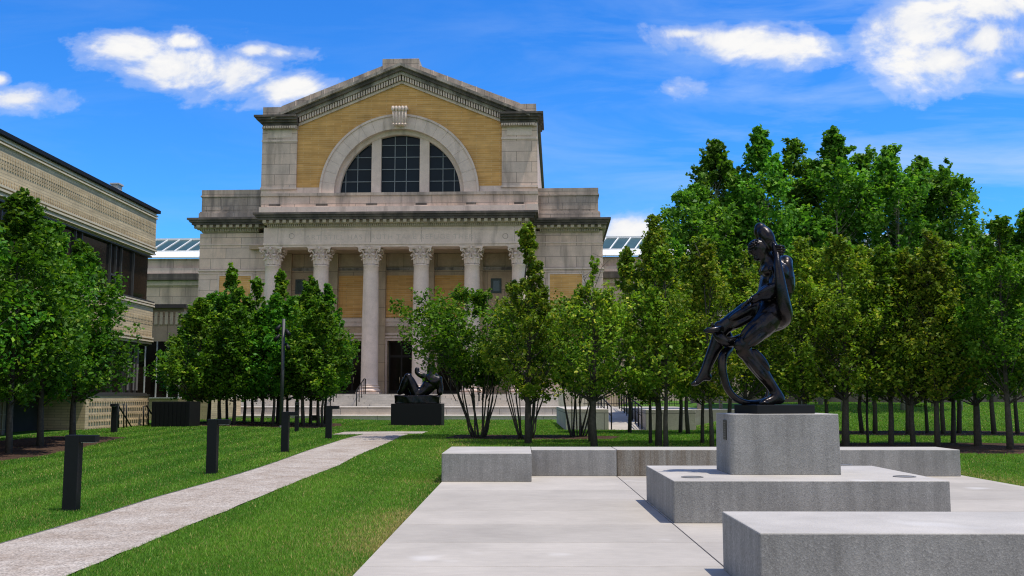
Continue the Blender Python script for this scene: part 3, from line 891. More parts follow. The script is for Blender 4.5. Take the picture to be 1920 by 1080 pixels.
YM = 47.6
def Mo(cx, cy, dy=0.0):
    return P(720 + cx / 7.715, 670 + cy / 7.715, YM + dy)
def build_recliner():
    gz = gh(-5.2, YM)
    a = P(733, 757, YM - .8); b = P(828, 757, YM - .8)
    x0, x1 = a.x, b.x
    zt = a.z
    m = MB(); m.box((x0 - x1) / 2, (x1 - x0) / 2, -.8, .9, -.15, zt - gz)
    tag(m.build('black_plinth', black_stone, None, .01, ((x0 + x1) / 2, YM, gz)), 'black granite plinth block standing on the lawn', 'plinth')
    root = empty('reclining_sculpture', ((x0 + x1) / 2, YM, zt))
    V = [Mo(520, 545, 0), Mo(590, 480, 0), Mo(675, 370, 0), Mo(720, 300, 0), Mo(690, 235, 0), Mo(665, 165, 0), Mo(790, 320, 0), Mo(818, 430, 0), Mo(800, 555, -.1), Mo(640, 290, -.05), Mo(540, 265, -.05), Mo(470, 225, -.05), Mo(485, 140, 0),
         Mo(460, 545, -.12), Mo(410, 400, -.12), Mo(352, 262, -.12), Mo(300, 380, -.12), Mo(255, 500, -.12), Mo(185, 535, -.15),
         Mo(470, 560, .25), Mo(360, 520, .3), Mo(340, 470, .3), Mo(290, 540, .35)]
    E = [(0, 1), (1, 2), (2, 3), (3, 4), (4, 5), (3, 6), (6, 7), (7, 8), (3, 9), (9, 10), (10, 11), (11, 12), (0, 13), (13, 14), (14, 15), (15, 16), (16, 17), (17, 18), (0, 19), (19, 20), (20, 21), (21, 22)]
    Rd = [.32, .28, .34, .30, .13, .17, .17, .14, .13, .16, .13, .11, .10, .27, .21, .16, .17, .14, .07, .25, .18, .15, .12]
    B = [(Mo(460, 500, -.2), (.2, .2, .26)), (Mo(350, 275, -.12), (.19, .2, .17)), (Mo(790, 320, 0), (.2, .2, .2)), (Mo(665, 160, 0), (.15, .17, .21)), (Mo(345, 465, .3), (.17, .17, .17))]
    f = skin_figure(V, E, [q * 1.25 for q in Rd], B, .03, 'reclining_figure', bronze, root, 8)
    q0, q1 = Mo(138, 560), Mo(797, 560)
    w = q1.x - q0.x; zt2 = Mo(140, 550).z - zt
    bm = bmesh.new()
    bmesh.ops.create_cube(bm, size=1)
    for v in bm.verts: v.co = Vector((v.co.x * w * (.97 if v.co.z < 0 else 1.0), v.co.y * 1.25, (v.co.z + .5) * zt2))
    bmesh.ops.subdivide_edges(bm, edges=bm.edges[:], cuts=9, use_grid_fill=True)
    for v in bm.verts:
        c = v.co
        k = 1 if c.z > .02 else 0
        n_ = math.sin(c.x * 6.1 + c.z * 4) * math.sin(c.y * 5.3 + c.x * 2.1) + .6 * math.sin(c.x * 13 + c.y * 9 + c.z * 11)
        v.co = c + Vector((.03 * n_ * abs(c.x) / w, .035 * n_ * k, .03 * n_ * k * c.z / zt2))
    me = bpy.data.meshes.new('rock_base'); bm.to_mesh(me); bm.free()
    me.polygons.foreach_set('use_smooth', [True] * len(me.polygons)); me.materials.append(bronze)
    rk = bpy.data.objects.new('rock_base', me); COL.objects.link(rk); rk.parent = root; rk.location = (0, 0, .002)
    sb_ = rk.modifiers.new('s', 'SUBSURF'); sb_.levels = 1; sb_.render_levels = 1
    tag(root, 'bronze reclining figure with raised knees on a black plinth', 'sculpture')
build_recliner()

# ------------------------------------------------------------------ bollard lights, lamp pole
def bollard(px, py, top_py, rot, label, loc=None, w=.2):
    p = PG(px, py)
    h = (EYE + ray(px, top_py) * (p.y / ray(px, top_py).y)).z - p.z
    root = empty('bollard_light', p, rot)
    m = MB(); m.box(-w / 2, w / 2, -w * .4, w * .4, -.05, h)
    m.build('post', black_paint, root, .006)
    m = MB(); m.box(w / 2 + .002, w / 2 + .235, -w * .4 + .004, w * .4 - .004, h - .10, h - .002)
    arm = m.build('arm', black_paint, root, .005)
    m = MB(); m.box(w / 2 + .03, w / 2 + .21, -w * .3, w * .3, h - .108, h - .101)
    m.build('lens', frame_m, arm)
    m = MB(); m.box(-w / 2 - .02, w / 2 + .02, -w * .4 - .02, w * .4 + .02, -.04, .012)
    m.build('base_plate', black_paint, root)
    tag(root, label, 'bollard light', 'black bollard lights on the lawn')
bollard(133, 958, 815.5, R_(0), 'black bollard light with side arm, first and largest along the gravel path')
bollard(397, 889, 786, R_(0), 'black bollard light with side arm, second along the gravel path')
bollard(534, 849, 772, R_(0), 'black bollard light with side arm, third along the gravel path, before the lamp pole', w=.19)
bollard(616, 823, 761, R_(0), 'small black bollard light with side arm, closest to the path junction')
bollard(556, 810, 754, R_(-80), 'black bollard light with its arm towards the viewer, between the two path bollards')
bollard(213.5, 812, 757, R_(-80), 'lone black bollard light in front of the cream brick wall', w=.24)
p = PG(590, 790); m = MB(); m.box(-.14, .14, -.12, .12, -.05, .3); m.box(-.155, .155, -.135, .135, .302, .33)
tag(m.build('utility_box', black_paint, None, .006, p), 'small black utility box on the mulch by the grove', 'box')

p = PG(527, 803)
Hp = (EYE + ray(527, 598) * (p.y / ray(527, 598).y)).z - p.z
pole = empty('lamp_pole', p)
m = MB(); m.tube([(0, 0, -.05), (0, 0, Hp)], [.085, .07], 14); m.build('pole', pole_m, pole)
m = MB(); m.lathe([(.14, -.02), (.14, .03), (.1, .05), (.09, .12)], seg=16); m.build('base_collar', pole_m, pole)
for k, (dx, dz, tilt) in enumerate(((-.12, -.3, 35), (-.14, -.72, 40), (.13, -1.1, -30), (.12, -.5, -35))):
    m = MB(); m.tube([(0, 0, -.02), (dx * .8, -.03, 0)], .02, 8)
    d = Vector((math.sin(R_(-tilt)) * .3, -.12, -.26))
    m.tube([Vector((dx, -.03, .04)), Vector((dx, -.03, .04)) + d * .5, Vector((dx, -.03, .04)) + d], [.05, .085, .095], 12)
    m.build('spotlight_head', black_paint, pole, 0, (0, 0, Hp + dz))
tag(pole, 'tall dark lamp pole with small spotlight heads rising before the grove', 'lamp pole')

# ------------------------------------------------------------------ brick office building on the left
XB = -16.8
def LB(px, py, X=XB):
    d = ray(px, py)
    return EYE + d * ((X - EYE.x) / d.x)
def into(root, mb, name, mat, bevel=0.0, parent=None):
    Mi = (Matrix.Translation(root.location) @ Matrix.Rotation(root.rotation_euler.z, 4, 'Z')).inverted()
    mb.xform(Mi)
    return mb.build(name, mat, parent or root, bevel)

def build_office():
    root = empty('brick_office_building', (XB, 45, .2))
    YB0, YB1 = 12.0, 45.0
    XI = -31.0
    def wall(z0, z1, y0=YB0, name='brick_wall', x=XB, mat=cream):
        m = MB(); m.box(XI, x, y0, YB1, z0, z1); return into(root, m, name, mat)
    up = wall(8.12, 9.98); lo = wall(3.97, 5.86)
    def rows(zs, parent, y0=24.0, step=.17, bw=.10, proj=.018, x=XB):
        m = MB()
        for z0, z1 in zs:
            n = int((YB1 - .1 - y0) / step)
            for k in range(n):
                a = YB1 - .1 - k * step
                m.box(x - .01, x + proj, a - bw, a, z0, z1)
        o = into(root, m, 'brick_relief_pattern', cream, 0, parent)
    def bars(zs, parent, proj=.07, y0=YB0, mat=cream_trim, name='moulding'):
        m = MB()
        for z0, z1 in zs: m.box(XB - .02, XB + proj, y0, YB1 + .03, z0, z1)
        into(root, m, name, mat, 0, parent)
    rows([(9.23, 9.43), (9.09, 9.17), (8.98, 9.05), (8.47, 8.64)], up)
    bars([(9.82, 9.875), (9.71, 9.765), (8.33, 8.40), (8.20, 8.27)], up)
    rows([(5.02, 5.2), (4.86, 4.94), (4.38, 4.52)], lo)
    bars([(5.66, 5.73), (5.78, 5.84), (4.22, 4.28), (4.08, 4.14)], lo)
    m = MB(); m.box(XI, XB + .14, YB0, YB1 + .14, 9.99, 10.13); into(root, m, 'roof_edge', black_paint)
    m = MB(); m.box(XB - .6, XB - .3, LB(238, 362).y - .2, LB(238, 362).y + .2, 10.131, 10.55); m.box(XB - .65, XB - .25, LB(238, 362).y - .25, LB(238, 362).y + .25, 10.55, 10.62); into(root, m, 'roof_vent', frame_m)
    m = MB(); m.box(XI, XB - .16, YB0, YB1 - .12, 8.0, 8.119); into(root, m, 'window_head', cream_trim)
    m = MB(); m.box(XI, XB + .03, YB0, YB1 + .02, 8.05, 8.118); into(root, m, 'window_drip', cream_trim)
    # strip windows
    def windows(z0, z1, pxs, y0, sill=True):
        m = MB(); m.box(XI, XB - .30, y0, YB1 - .06, z0 - .02, z1 + .02)
        g = into(root, m, 'strip_window', glass_brown)
        m = MB()
        for px in pxs:
            y = LB(px, 500).y
            m.box(XB - .297, XB - .2, y - .025, y + .025, z0, z1)
        m.box(XB - .297, XB - .12, y0, YB1 - .04, z0, z0 + .06)
        m.box(XB - .297, XB - .12, y0, YB1 - .04, z1 - .07, z1 - .005)
        into(root, m, 'mullion', mul_m, 0, g)
        return g
    g = windows(5.87, 8.0, (-60, -20, 10, 30, 56, 72, 86, 119, 150, 162, 216.6, 226.6, 237, 260), YB0)
    y0, y1 = LB(216.6, 500).y, LB(226.6, 500).y
    m = MB(); m.box(XB - .296, XB - .2, y0, y1, 6.62, 6.7); into(root, m, 'vent_bar', mul_m, 0, g)
    m = MB(); m.box(XB - .12, XB + .05, YB0, YB1 + .02, 5.862, 5.91); into(root, m, 'sill', mul_m)
    g = windows(1.74, 3.96, (120, 160, 200, 228, 248, 252, 262, 272), 20.0)
    # pale slats added before the glass, painting its grey reflections
    m = MB()
    for px, wd in ((266, .5), (255, .25)):
        y = LB(px, 600).y
        for k in range(int(wd / .06)): m.box(XB - .295, XB - .262, y + k * .065, y + k * .065 + .05, 1.9, 3.85)
    into(root, m, 'slat_reflection_pattern', mat_simple('grey_reflection', (.16, .15, .145), .8), 0, g)
    m = MB(); m.box(XB - .2, XB + .02, 20.0, YB1, 1.66, 1.739); into(root, m, 'sill', mul_m)
    yr = LB(160, 780).y
    m = MB(); m.box(XI, XB - .01, yr, YB1 - .01, -.1, 1.659); base = into(root, m, 'brick_wall', cream)
    m = MB()
    for zc in (.36, .62, .88, 1.14, 1.4):
        n = int((YB1 - .1 - yr) / .24)
        for k in range(n): m.box(XB - .02, XB + .035, YB1 - .1 - k * .24 - .13, YB1 - .1 - k * .24, zc, zc + .05)
    into(root, m, 'brick_relief_pattern', cream, 0, base)
    m = MB(); m.box(XI, XB - 1.6, yr - 4.2, yr - .02, -.1, 1.655); into(root, m, 'dark_recess', dark_in)
    m = MB(); m.box(XI, XB - .9, YB0, yr - 4.22, -.1, 1.655); into(root, m, 'timber_wall', mat_simple('brown_boarding', (.16, .11, .07), .8, sc=3))
    m = MB()
    for k in range(22): m.box(XB - .9, XB - .86, 14 + k * .95, 14.06 + k * .95, -.1, 1.65)
    for z in (.5, 1.0, 1.45): m.box(XB - .9, XB - .875, YB0, yr - 4.25, z, z + .03)
    into(root, m, 'batten_pattern', mat_simple('batten_brown', (.22, .16, .11), .8))
    tag(root, 'modern cream brick office building with dark strip windows along the left', 'building')
build_office()

def rail(name, pts_list, r, label, cat, group=None, mat=black_paint):
    root = empty(name, pts_list[0][0])
    for k, pts in enumerate(pts_list):
        m = MB(); m.tube(pts, r, 8)
        into(root, m, 'rail_bar' if k == 0 else 'post', mat)
    return tag(root, label, cat, group)
a, b, c, d_ = LB(222, 764, -16.1), LB(248, 803, -16.1), LB(222, 803, -16.1), LB(235, 803, -16.1)
rail('stair_handrail', [[LB(221, 757, -16.1), LB(224, 764, -16.1), b], [LB(222, 760, -16.1), LB(222, 806, -16.1)], [LB(232, 757, -16.1), LB(232, 806, -16.1)], [LB(237, 757, -16.1), LB(237, 806, -16.1)]], .03,
     'black sloping handrail beside the lone bollard at the cream brick wall', 'handrail', 'handrails by the office building')
rail('stair_handrail', [[LB(269, 803, -16.1), LB(269, 762, -16.1), LB(275, 761, -16.1), LB(284, 776, -16.1)], [LB(278, 766, -16.1), LB(278, 802, -16.1)]], .035,
     'black bent handrail between the cream brick wall and the black screen', 'handrail', 'handrails by the office building')
q = PG(283, 802); e = P(356, 753, q.y)
m = MB(); W = e.x - q.x
m.box(0, W, 0, 1.4, -.1, e.z - q.z)
for k in range(9): m.box(W * k / 9 + .012, W * (k + 1) / 9 - .012, -.02, .01, .03, e.z - q.z - .03)
tag(m.build('black_screen', black_paint, None, .004, q), 'black metal screen enclosure at the corner of the brick office building', 'screen')

# glazed link between the office building and the museum
def build_link():
    Y = 53.0
    root = empty('glazed_link', (P(310, 750, Y).x, Y, .3))
    x0, x1, x2 = P(270, 700, Y).x, P(337, 700, Y).x, P(392, 760, Y).x
    zb, zm, zt = P(300, 747, Y).z, P(300, 640, Y).z, P(300, 578, Y).z
    m = MB(); m.box(x0 - 4, x2, Y, Y + 6, 0, zb); into(root, m, 'brick_base', cream)
    m = MB(); m.box(x0 - 4, x1 - .05, Y + .1, Y + 6, zb + .06, zm); g = into(root, m, 'window', glass_brown)
    m = MB(); m.box(x0 - 4, x1, Y - .06, Y + 6.05, zb + .001, zb + .058)
    for k in range(7):
        x = x1 - .06 - k * .62
        m.box(x, x + .05, Y + .02, Y + .098, zb + .06, zm)
    into(root, m, 'frame', frame_m)
    m = MB(); m.box(x0 - 4, x1 + .1, Y + .05, Y + 6, zm + .001, zt); into(root, m, 'upper_wall', lime_porch)
    m = MB()
    for k in range(24): m.box(x1 + .1 - k * .28 - .16, x1 + .1 - k * .28, Y - .02, Y + .048, zm + .9, zt - .2)
    into(root, m, 'slatted_louvre', cream_trim)
    m = MB(); m.box(x0 - 4, x1 + .3, Y - .25, Y + 6.2, zt + .001, zt + .2); into(root, m, 'roof_edge', dark_metal)
    tag(root, 'low glazed link block between the brick office building and the museum', 'building')
build_link()

# ------------------------------------------------------------------ the museum
YMUS = 72.0
MROT = R_(-2.0)
mO = Vector((P(745, 744, YMUS).x, YMUS, 0))
mU = Vector((math.cos(MROT), math.sin(MROT), 0)); mW = Vector((-math.sin(MROT), math.cos(MROT), 0))
def F(px, py, w=0.0):
    d = ray(px, py)
    t = (w - (EYE - mO).dot(mW)) / d.dot(mW)
    q = EYE + d * t - mO
    return q.dot(mU), q.z
def FU(px, w, py=450): return F(px, py, w)[0]
def FZ(py, w, px=745): return F(px, py, w)[1]

def build_museum():
    root = empty('museum', mO, MROT)
    def part(mb, name, mat, parent=None, bevel=0.0):
        return mb.build(name, mat, parent or root, bevel)
    WT = 2.0
    uc = (FU(491.4, 1.85, 280) + FU(1007.6, 1.85, 280)) / 2
    half = (FU(1007.6, 1.85, 280) - FU(491.4, 1.85, 280)) / 2
    ucp = (FU(511, .75, 500) + FU(974, .75, 500)) / 2          # portico centre
    floor = FZ(739, .75, 697)

    # ---- tower body and roof
    zT0 = FZ(361, WT); zCor = FZ(212, 1.0, 490)
    zEave = FZ(232, 1.5)
    ax, az = F(751, 117.8, 1.1); ex, ez = F(516, 215, 1.1)
    slope = (az - ez) / abs(ax - ex)
    zb_ap = FZ(155, WT, 751)
    m = MB(); m.box(uc - half + .03, uc + half - .03, WT + 1.2, 36, FZ(385.5, 1.0), zEave - .02); m.box(uc - half + .03, uc + half - .03, 5.5, 36, floor - 1.5, FZ(385.5, 1.0) - .002)
    part(m, 'tower_wall', lime)
    # brick tympanum with the arch opening
    ra_o = abs(FU(898, 1.75, 355) - FU(598, 1.75, 355)) / 2
    uca = (FU(898, 1.75, 355) + FU(598, 1.75, 355)) / 2
    ra_i = ra_o * 122 / 150; ra_g = ra_o * 114 / 150
    zarc = FZ(361, 1.75)
    rmid = ra_o * .93
    ul, ur = FU(557, WT, 300), FU(941, WT, 300)
    zside = zb_ap - slope * (ur - ul) / 2 + .1
    def outer(th):
        d = (math.cos(th), math.sin(th)); best = 1e9
        segs = [((ur, zT0 - .1), (ur, zside)), ((ur, zside), ((ul + ur) / 2, zb_ap + .1)), (((ul + ur) / 2, zb_ap + .1), (ul, zside)), ((ul, zside), (ul, zT0 - .1))]
        for (x0, y0), (x1, y1) in segs:
            ex_, ey_ = x1 - x0, y1 - y0
            den = d[0] * ey_ - d[1] * ex_
            if abs(den) < 1e-9: continue
            t = ((x0 - uca) * ey_ - (y0 - zarc) * ex_) / den
            s = ((x0 - uca) * d[1] - (y0 - zarc) * d[0]) / den
            if t > 0 and -1e-6 <= s <= 1 + 1e-6: best = min(best, t)
        return uca + d[0] * best, zarc + d[1] * best
    ths = sorted(set([math.pi * k / 64 for k in range(65)] + [math.atan2(zside - zarc, ur - uca), math.atan2(zside - zarc, ul - uca), math.atan2(zb_ap + .1 - zarc, (ul + ur) / 2 - uca)]))
    v = []; f = []
    for th in ths:
        o = outer(th)
        v += [(uca + rmid * math.cos(th), WT, zarc + rmid * math.sin(th)), (o[0], WT, o[1])]
    for k in range(len(ths) - 1): f.append((2 * k, 2 * k + 1, 2 * k + 3, 2 * k + 2))
    m = MB(); m.add(v, f); part(m, 'brick_gable_wall', buff)
    # arch: voussoirs, reveal, window
    m = MB(); NV = 21
    for k in range(NV):
        a0 = math.pi * k / NV + .0011; a1 = math.pi * (k + 1) / NV - .0011
        sub = 4
        for (r0, r1, w0) in ((ra_i, ra_o, 1.78), (ra_o - .16, ra_o + .0, 1.70)):
            for j in range(sub):
                b0 = a0 + (a1 - a0) * j / sub; b1 = a0 + (a1 - a0) * (j + 1) / sub
                poly = [(uca + r0 * math.cos(b0), zarc + r0 * math.sin(b0)), (uca + r1 * math.cos(b0), zarc + r1 * math.sin(b0)),
                        (uca + r1 * math.cos(b1), zarc + r1 * math.sin(b1)), (uca + r0 * math.cos(b1), zarc + r0 * math.sin(b1))]
                m.prism(poly, w0, 2.06)
    part(m, 'arch_surround_moulding', lime_plain)
    m = MB(); v = []; f = []
    n = 48
    for k in range(n + 1):
        a = math.pi * k / n
        for r, w in ((ra_i, 1.78), (ra_i, 2.25), (ra_g + .06, 2.28), (ra_g, 2.35), (ra_g, 2.95)):
            v.append((uca + r * math.cos(a), w, zarc + r * math.sin(a)))
    for k in range(n):
        for j in range(4):
            i = k * 5 + j; f.append((i, i + 5, i + 6, i + 1))
    m.add(v, f, False); part(m, 'arch_reveal', lime_plain)
    win = MB(); pts = [(uca + ra_g * math.cos(math.pi * k / n), zarc + ra_g * math.sin(math.pi * k / n)) for k in range(n + 1)]
    win.prism(pts, 2.72, 2.80)
    win = part(win, 'arched_window', mat_glass('navy_glass', (.007, .014, .021), .12, .13))
    for (p0, p1) in ((696.8, 714.7), (787, 805)):
        m = MB(); a, b = FU(p0, 2.4, 300), FU(p1, 2.4, 300)
        top = zarc + math.sqrt(ra_g ** 2 - min(abs((a + b) / 2 - uca), ra_g) ** 2) + .25
        m.box(a, b, 2.38, 2.719, zarc + .003, top); part(m, 'stone_mullion', lime_col, win, .02)
    m = MB()
    def hbar(z):
        h = z - zarc
        if h < ra_g: 
            x = math.sqrt(ra_g ** 2 - h ** 2); m.box(uca - x, uca + x, 2.66, 2.715, z - .028, z + .028)
    for py in (272.7, 295, 317.7, 340.4): hbar(FZ(py, 2.68))
    hbar(zarc + .035)
    for px in (649, 671, 740.5, 762, 830.7, 852):
        x = FU(px, 2.68, 320)
        if abs(x - uca) < ra_g: m.box(x - .028, x + .028, 2.655, 2.714, zarc + .004, zarc + math.sqrt(ra_g ** 2 - (x - uca) ** 2))
    part(m, 'glazing_bar', mat_simple('pale_glazing_bar', (.17, .19, .20), .5), win)
    # keystone with scrolled console
    m = MB(); k0, k1 = FU(738, 1.3, 215), FU(760, 1.3, 215); kz0, kz1 = FZ(234, 1.3), FZ(203, 1.3)
    m.prism([(k0 + .1, kz0), (k1 - .1, kz0), (k1, kz1), (k0, kz1)], 1.35, 1.95)
    m.box(k0 - .15, k1 + .15, 1.2, 1.95, kz1 + .001, kz1 + .14)
    for j in range(5):
        x = k0 - .05 + (k1 - k0 + .1) * j / 4
        m.ellipsoid((x, 1.3, kz1 - .02), (.13, .16, .22), None, 10, 7)
        m.tube([(x, 1.33, kz1 - .1), (x * .9 + .1 * (k0 + k1) / 2, 1.31, kz0 + .05)], [.07, .055], 8)
        m.ellipsoid((x * .9 + .1 * (k0 + k1) / 2, 1.3, kz0 + .05), (.09, .1, .09), None, 8, 6)
    part(m, 'keystone', lime_col)
    # corner piers with necking and base
    for s in (-1, 1):
        pr = MB()
        a = uc + s * half; b = ul if s < 0 else ur
        x0, x1 = min(a, b), max(a, b)
        zc0 = FZ(232, 1.85); zp = FZ(262, 1.85)
        pr.box(x0, x1, 1.85, WT + 1.25, FZ(352, 1.85), zc0 + .05)
        pier = part(pr, 'corner_pier', lime)
        m = MB()
        m.box(x0 - .03, x1 + .03, 1.79, WT + 1.3, zp - .06, zp + .08)
        m.box(x0 - .05, x1 + .05, 1.76, WT + 1.32, FZ(353, 1.85) - .02, FZ(349.5, 1.85))
        m.box(x0 + .4, x1 - .4, 1.815, 1.852, zp + .25, zc0 - .2)
        m2 = m
        part(m2, 'pier_moulding', lime_plain, pier)
        # cornice return
        e0, e1 = (FU(476, 1.0, 220), x1 + .12) if s < 0 else (x0 - .12, FU(1018.5, 1.0, 220))
        o0, o1 = (e0 + .6, x1 + .05) if s < 0 else (x0 - .05, e1 - .6)
        zt, zm, zd = FZ(211.5, .95), FZ(228, 1.0), FZ(238.5, 1.5)
        m = MB()
        m.box(o0, o1, 1.55, 5.2, zd, zm - .02)
        c = part(m, 'pier_cornice', lime_grey)
        m = MB()
        zz = zm
        h = zt - zm
        for k, (pj, t0, t1) in enumerate(((.0, 0, .25), (.2, .26, .5), (.4, .51, .75), (.55, .76, 1))):
            q0, q1 = (e0 + .55 - pj, x1 + .1) if s < 0 else (x0 - .1, e1 - .55 + pj)
            m.box(q0, q1, 1.5 - pj, 5.3 + pj, zm + h * t0, zm + h * t1)
        part(m, 'corona', lime_soot_shade, c)
        m = MB()
        n = 14
        for k in range(n):
            x = o0 + .05 + (o1 - o0 - .1) * k / n
            m.box(x, x + .11, 1.40, 1.552, zd + .04, zm - .1)
        for k in range(24):
            y = 1.6 + k * .15
            xx = (o0 - .13, o0 + .002) if s < 0 else (o1 - .002, o1 + .13)
            m.box(xx[0], xx[1], y, y + .07, zd + .04, zm - .1)
        part(m, 'dentil_moulding', lime_plain, c)
        # block above the return, at the foot of the raking parapet
        b0, b1 = (FU(494, 2.4, 205), FU(532, 2.4, 205)) if s < 0 else (FU(965, 2.4, 205), FU(1005, 2.4, 205))
        m = MB(); m.box(b0, b1, 2.3, 5.0, zt - .3, FZ(198.5, 2.4)); part(m, 'parapet_block', lime_grey)
    # raking cornice and dentils
    zcut = FZ(229, 1.0)
    def rake(top_off, bot_off, w0, w1, ulim, name, mat, parent=None):
        for s in (-1, 1):
            m = MB()
            x0 = ax; x1 = ax + s * ulim
            za0, za1 = az - top_off, az - top_off - slope * ulim
            zb0, zb1 = az - bot_off, az - bot_off - slope * ulim
            poly = [(x0, zb0), (x0, za0), (x1, za1), (x1, zb1)]
            if s > 0: poly = poly[::-1]
            m.prism(poly, w0, w1)
            o = part(m, name, mat, parent)
        return o
    Lr = abs(ax - ex)
    tband = az - FZ(137.6, 1.3, 751); tden = az - FZ(149.5, 1.6, 751); tfas = az - FZ(156.5, 1.9, 751)
    rake(0, tband * .30, 1.0, 3.0, Lr + .3, 'raking_cornice', lime_dark)
    rake(tband * .302, tband * .66, 1.25, 3.0, Lr - .2, 'raking_cornice', lime_soot_shade)
    rake(tband * .662, tband, 1.5, 3.0, Lr - .5, 'raking_cornice', lime_dark)
    fb = rake(tband * 1.002, tfas, 1.85, 3.0, Lr - 1.55, 'raking_frieze', lime_plain)
    rake(tband * 1.01, tden * .99, 1.80, 1.849, Lr - 1.6, 'dentil_ground', lime_soot_shade, fb)  # dark band paints the shade in the gaps between dentils
    m = MB()
    nd = 40
    for s in (-1, 1):
        for k in range(nd):
            x = .06 + (Lr - 1.7) * k / nd
            zc = az - tband - slope * x
            q = [(0, -(tden - tband) * .95), (.12, -(tden - tband) * .95 - slope * .12), (.12, -.02 - slope * .12), (0, -.02)]
            poly = [(ax + s * (x + dx), zc + dz) for dx, dz in q]
            if s < 0: poly = poly[::-1]
            m.prism(poly, 1.62, 1.80)
    part(m, 'dentil_moulding', lime_plain, fb)
    # parapet behind and crowning block
    p0 = F(528, 199.5, 2.4); p1 = F(717, 124, 2.4)
    sl2 = (p1[1] - p0[1]) / (p1[0] - p0[0])
    for s in (-1, 1):
        axp = FU(751.2, 2.4, 125); x0, x1 = axp + s * (axp - p0[0]), axp + s * (axp - p1[0] - .0)
        poly = [(x0, p0[1] - .7), (x1, p1[1] - .9), (x1, p1[1]), (x0, p0[1])]
        if s > 0: poly = poly[::-1]
        m = MB(); m.prism(poly, 2.35, 3.4); pp = part(m, 'raking_parapet', lime_grey)
        m = MB()
        for k in range(1, 7):
            t = k / 7; x = x0 + (x1 - x0) * t; z = p0[1] + (p1[1] - p0[1]) * t
            m.prism([(x - .03, z - .55), (x + .03, z - .55), (x + .03, z + .03), (x - .03, z + .03)], 2.33, 3.42)
        part(m, 'stone_joint', lime_plain, pp)
    b0, b1 = FU(717, 2.0, 115), FU(785.5, 2.0, 115)
    m = MB(); m.box(b0, b1, 2.0, 4.2, FZ(150, 2.0), FZ(110, 2.0)); part(m, 'crowning_block', lime_grey, None, .02)
    # main roof
    m = MB(); zr = FZ(135, 3)
    ze = zEave + .3
    m.prism([(uc - half - .2, ze), (uc + half + .2, ze), (uc, zr)], 3.45, 36); part(m, 'roof', dark_metal)
    # ---- sill band, attic over the portico
    a0, a1 = FU(489.3, 1.2, 375), FU(1008.3, 1.2, 375)
    z1, z2, z3, z4 = FZ(361, 1.2), FZ(366, 1.2), FZ(385.5, 1.0), FZ(397, .8)
    m = MB(); m.box(a0 - .02, a1 + .02, 1.15, 3.2, z2, z1 + .02); part(m, 'attic_coping', lime_grey)
    m = MB(); m.box(a0, a1, 1.25, 3.2, z3 - .05, z2 - .002); att = part(m, 'attic_wall', lime)
    m = MB(); m.box(a0 - .03, FU(985, .9, 390), .85, 3.2, z4 - .3, z3 - .052)
    m.box(FU(985.2, .9, 390), a1 + .02, 1.0, 3.2, z4 - .3, z3 + .05); part(m, 'attic_plinth', lime_plain)
    m = MB(); m.box(uc - half, ul + .02, 1.9, 3.0, z1 + .021, FZ(350, 1.9)); m.box(ur - .02, uc + half, 1.9, 3.0, z1 + .021, FZ(350, 1.9))
    m.box(ul + .021, uca - ra_o - .02, 1.93, 3.0, z1 + .021, FZ(350, 1.9)); m.box(uca + ra_o + .02, ur - .021, 1.93, 3.0, z1 + .021, FZ(350, 1.9)); part(m, 'gable_base_course', lime_plain)
    for p0_, p1_ in ((504, 525), (592, 614), (686, 707), (779, 800), (874, 893), (964, 982)):
        x0, x1 = FU(p0_, 1.2, 383), FU(p1_, 1.2, 383)
        m = MB(); m.box(x0, x1, 1.2, 1.28, z3 + .03, z3 + .03 + .19); vt = part(m, 'attic_vent', lime_soot_shade)  # dark face painted as the shade of a recessed niche
        m = MB(); m.box(x0 - .08, x1 + .08, 1.0, 1.3, z3 - .03, z3 + .028); part(m, 'vent_ledge', lime_col, vt)

    # ---- classical cornices
    def cornice(name, e0, e1, wf, ys, wback, px, nmod, nden, side=None):
        """ys: pixel rows of corona top, corona foot, modillion foot, dentil foot"""
        zt, zc, zm, zd = FZ(ys[0], wf - 1.0, px), FZ(ys[1], wf - 1.0, px), FZ(ys[2], wf - .5, px), FZ(ys[3], wf - .2, px)
        m = MB()
        m.box(e0 + .85, e1 - .85, wf - .12, wback, zd, zm)
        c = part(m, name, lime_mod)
        m = MB(); h = zt - zc
        for pj, t0, t1 in ((.72, 0, .36), (.86, .365, .68), (1.0, .685, 1.0)):
            m.box(e0 + 1.0 - pj, e1 - 1.0 + pj, wf - pj, wback + (pj if side else 0), zc + h * t0, zc + h * t1)
        part(m, 'corona', lime_soot_shade, c)
        m = MB()
        m.box(e0 + .6, e1 - .6, wf - .36, wback - .01, zm + .002, zc - .002)
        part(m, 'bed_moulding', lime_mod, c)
        m = MB(); L = e1 - e0 - 1.1
        for k in range(nmod):
            x = e0 + .55 + L * (k + .2) / nmod; wd = L / nmod * .5
            m.box(x, x + wd, wf - .68, wf - .358, zm + (zc - zm) * .12, zc - .012)
        if side:
            for k in range(int((wback - wf) / .7)):
                y = wf - .3 + k * .62
                for sx in (e0 + .32, e1 - .62): m.box(sx, sx + .3, y, y + .32, zm + (zc - zm) * .12, zc - .012)
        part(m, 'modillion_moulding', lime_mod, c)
        m = MB(); L = e1 - e0 - 1.7
        for k in range(nden):
            x = e0 + .85 + L * (k + .2) / nden; wd = L / nden * .6
            m.box(x, x + wd, wf - .25, wf - .118, zd + (zm - zd) * .25, zm - .01)
        part(m, 'dentil_moulding', lime_mod, c)
        return zd
    e0, e1 = FU(473.6, -1.0, 400), FU(1008.6, -1.0, 400)
    cornice('portico_cornice', e0, e1, 0.0, (396, 408.5, 417.3, 424.5), 1.9, 745, 40, 134)
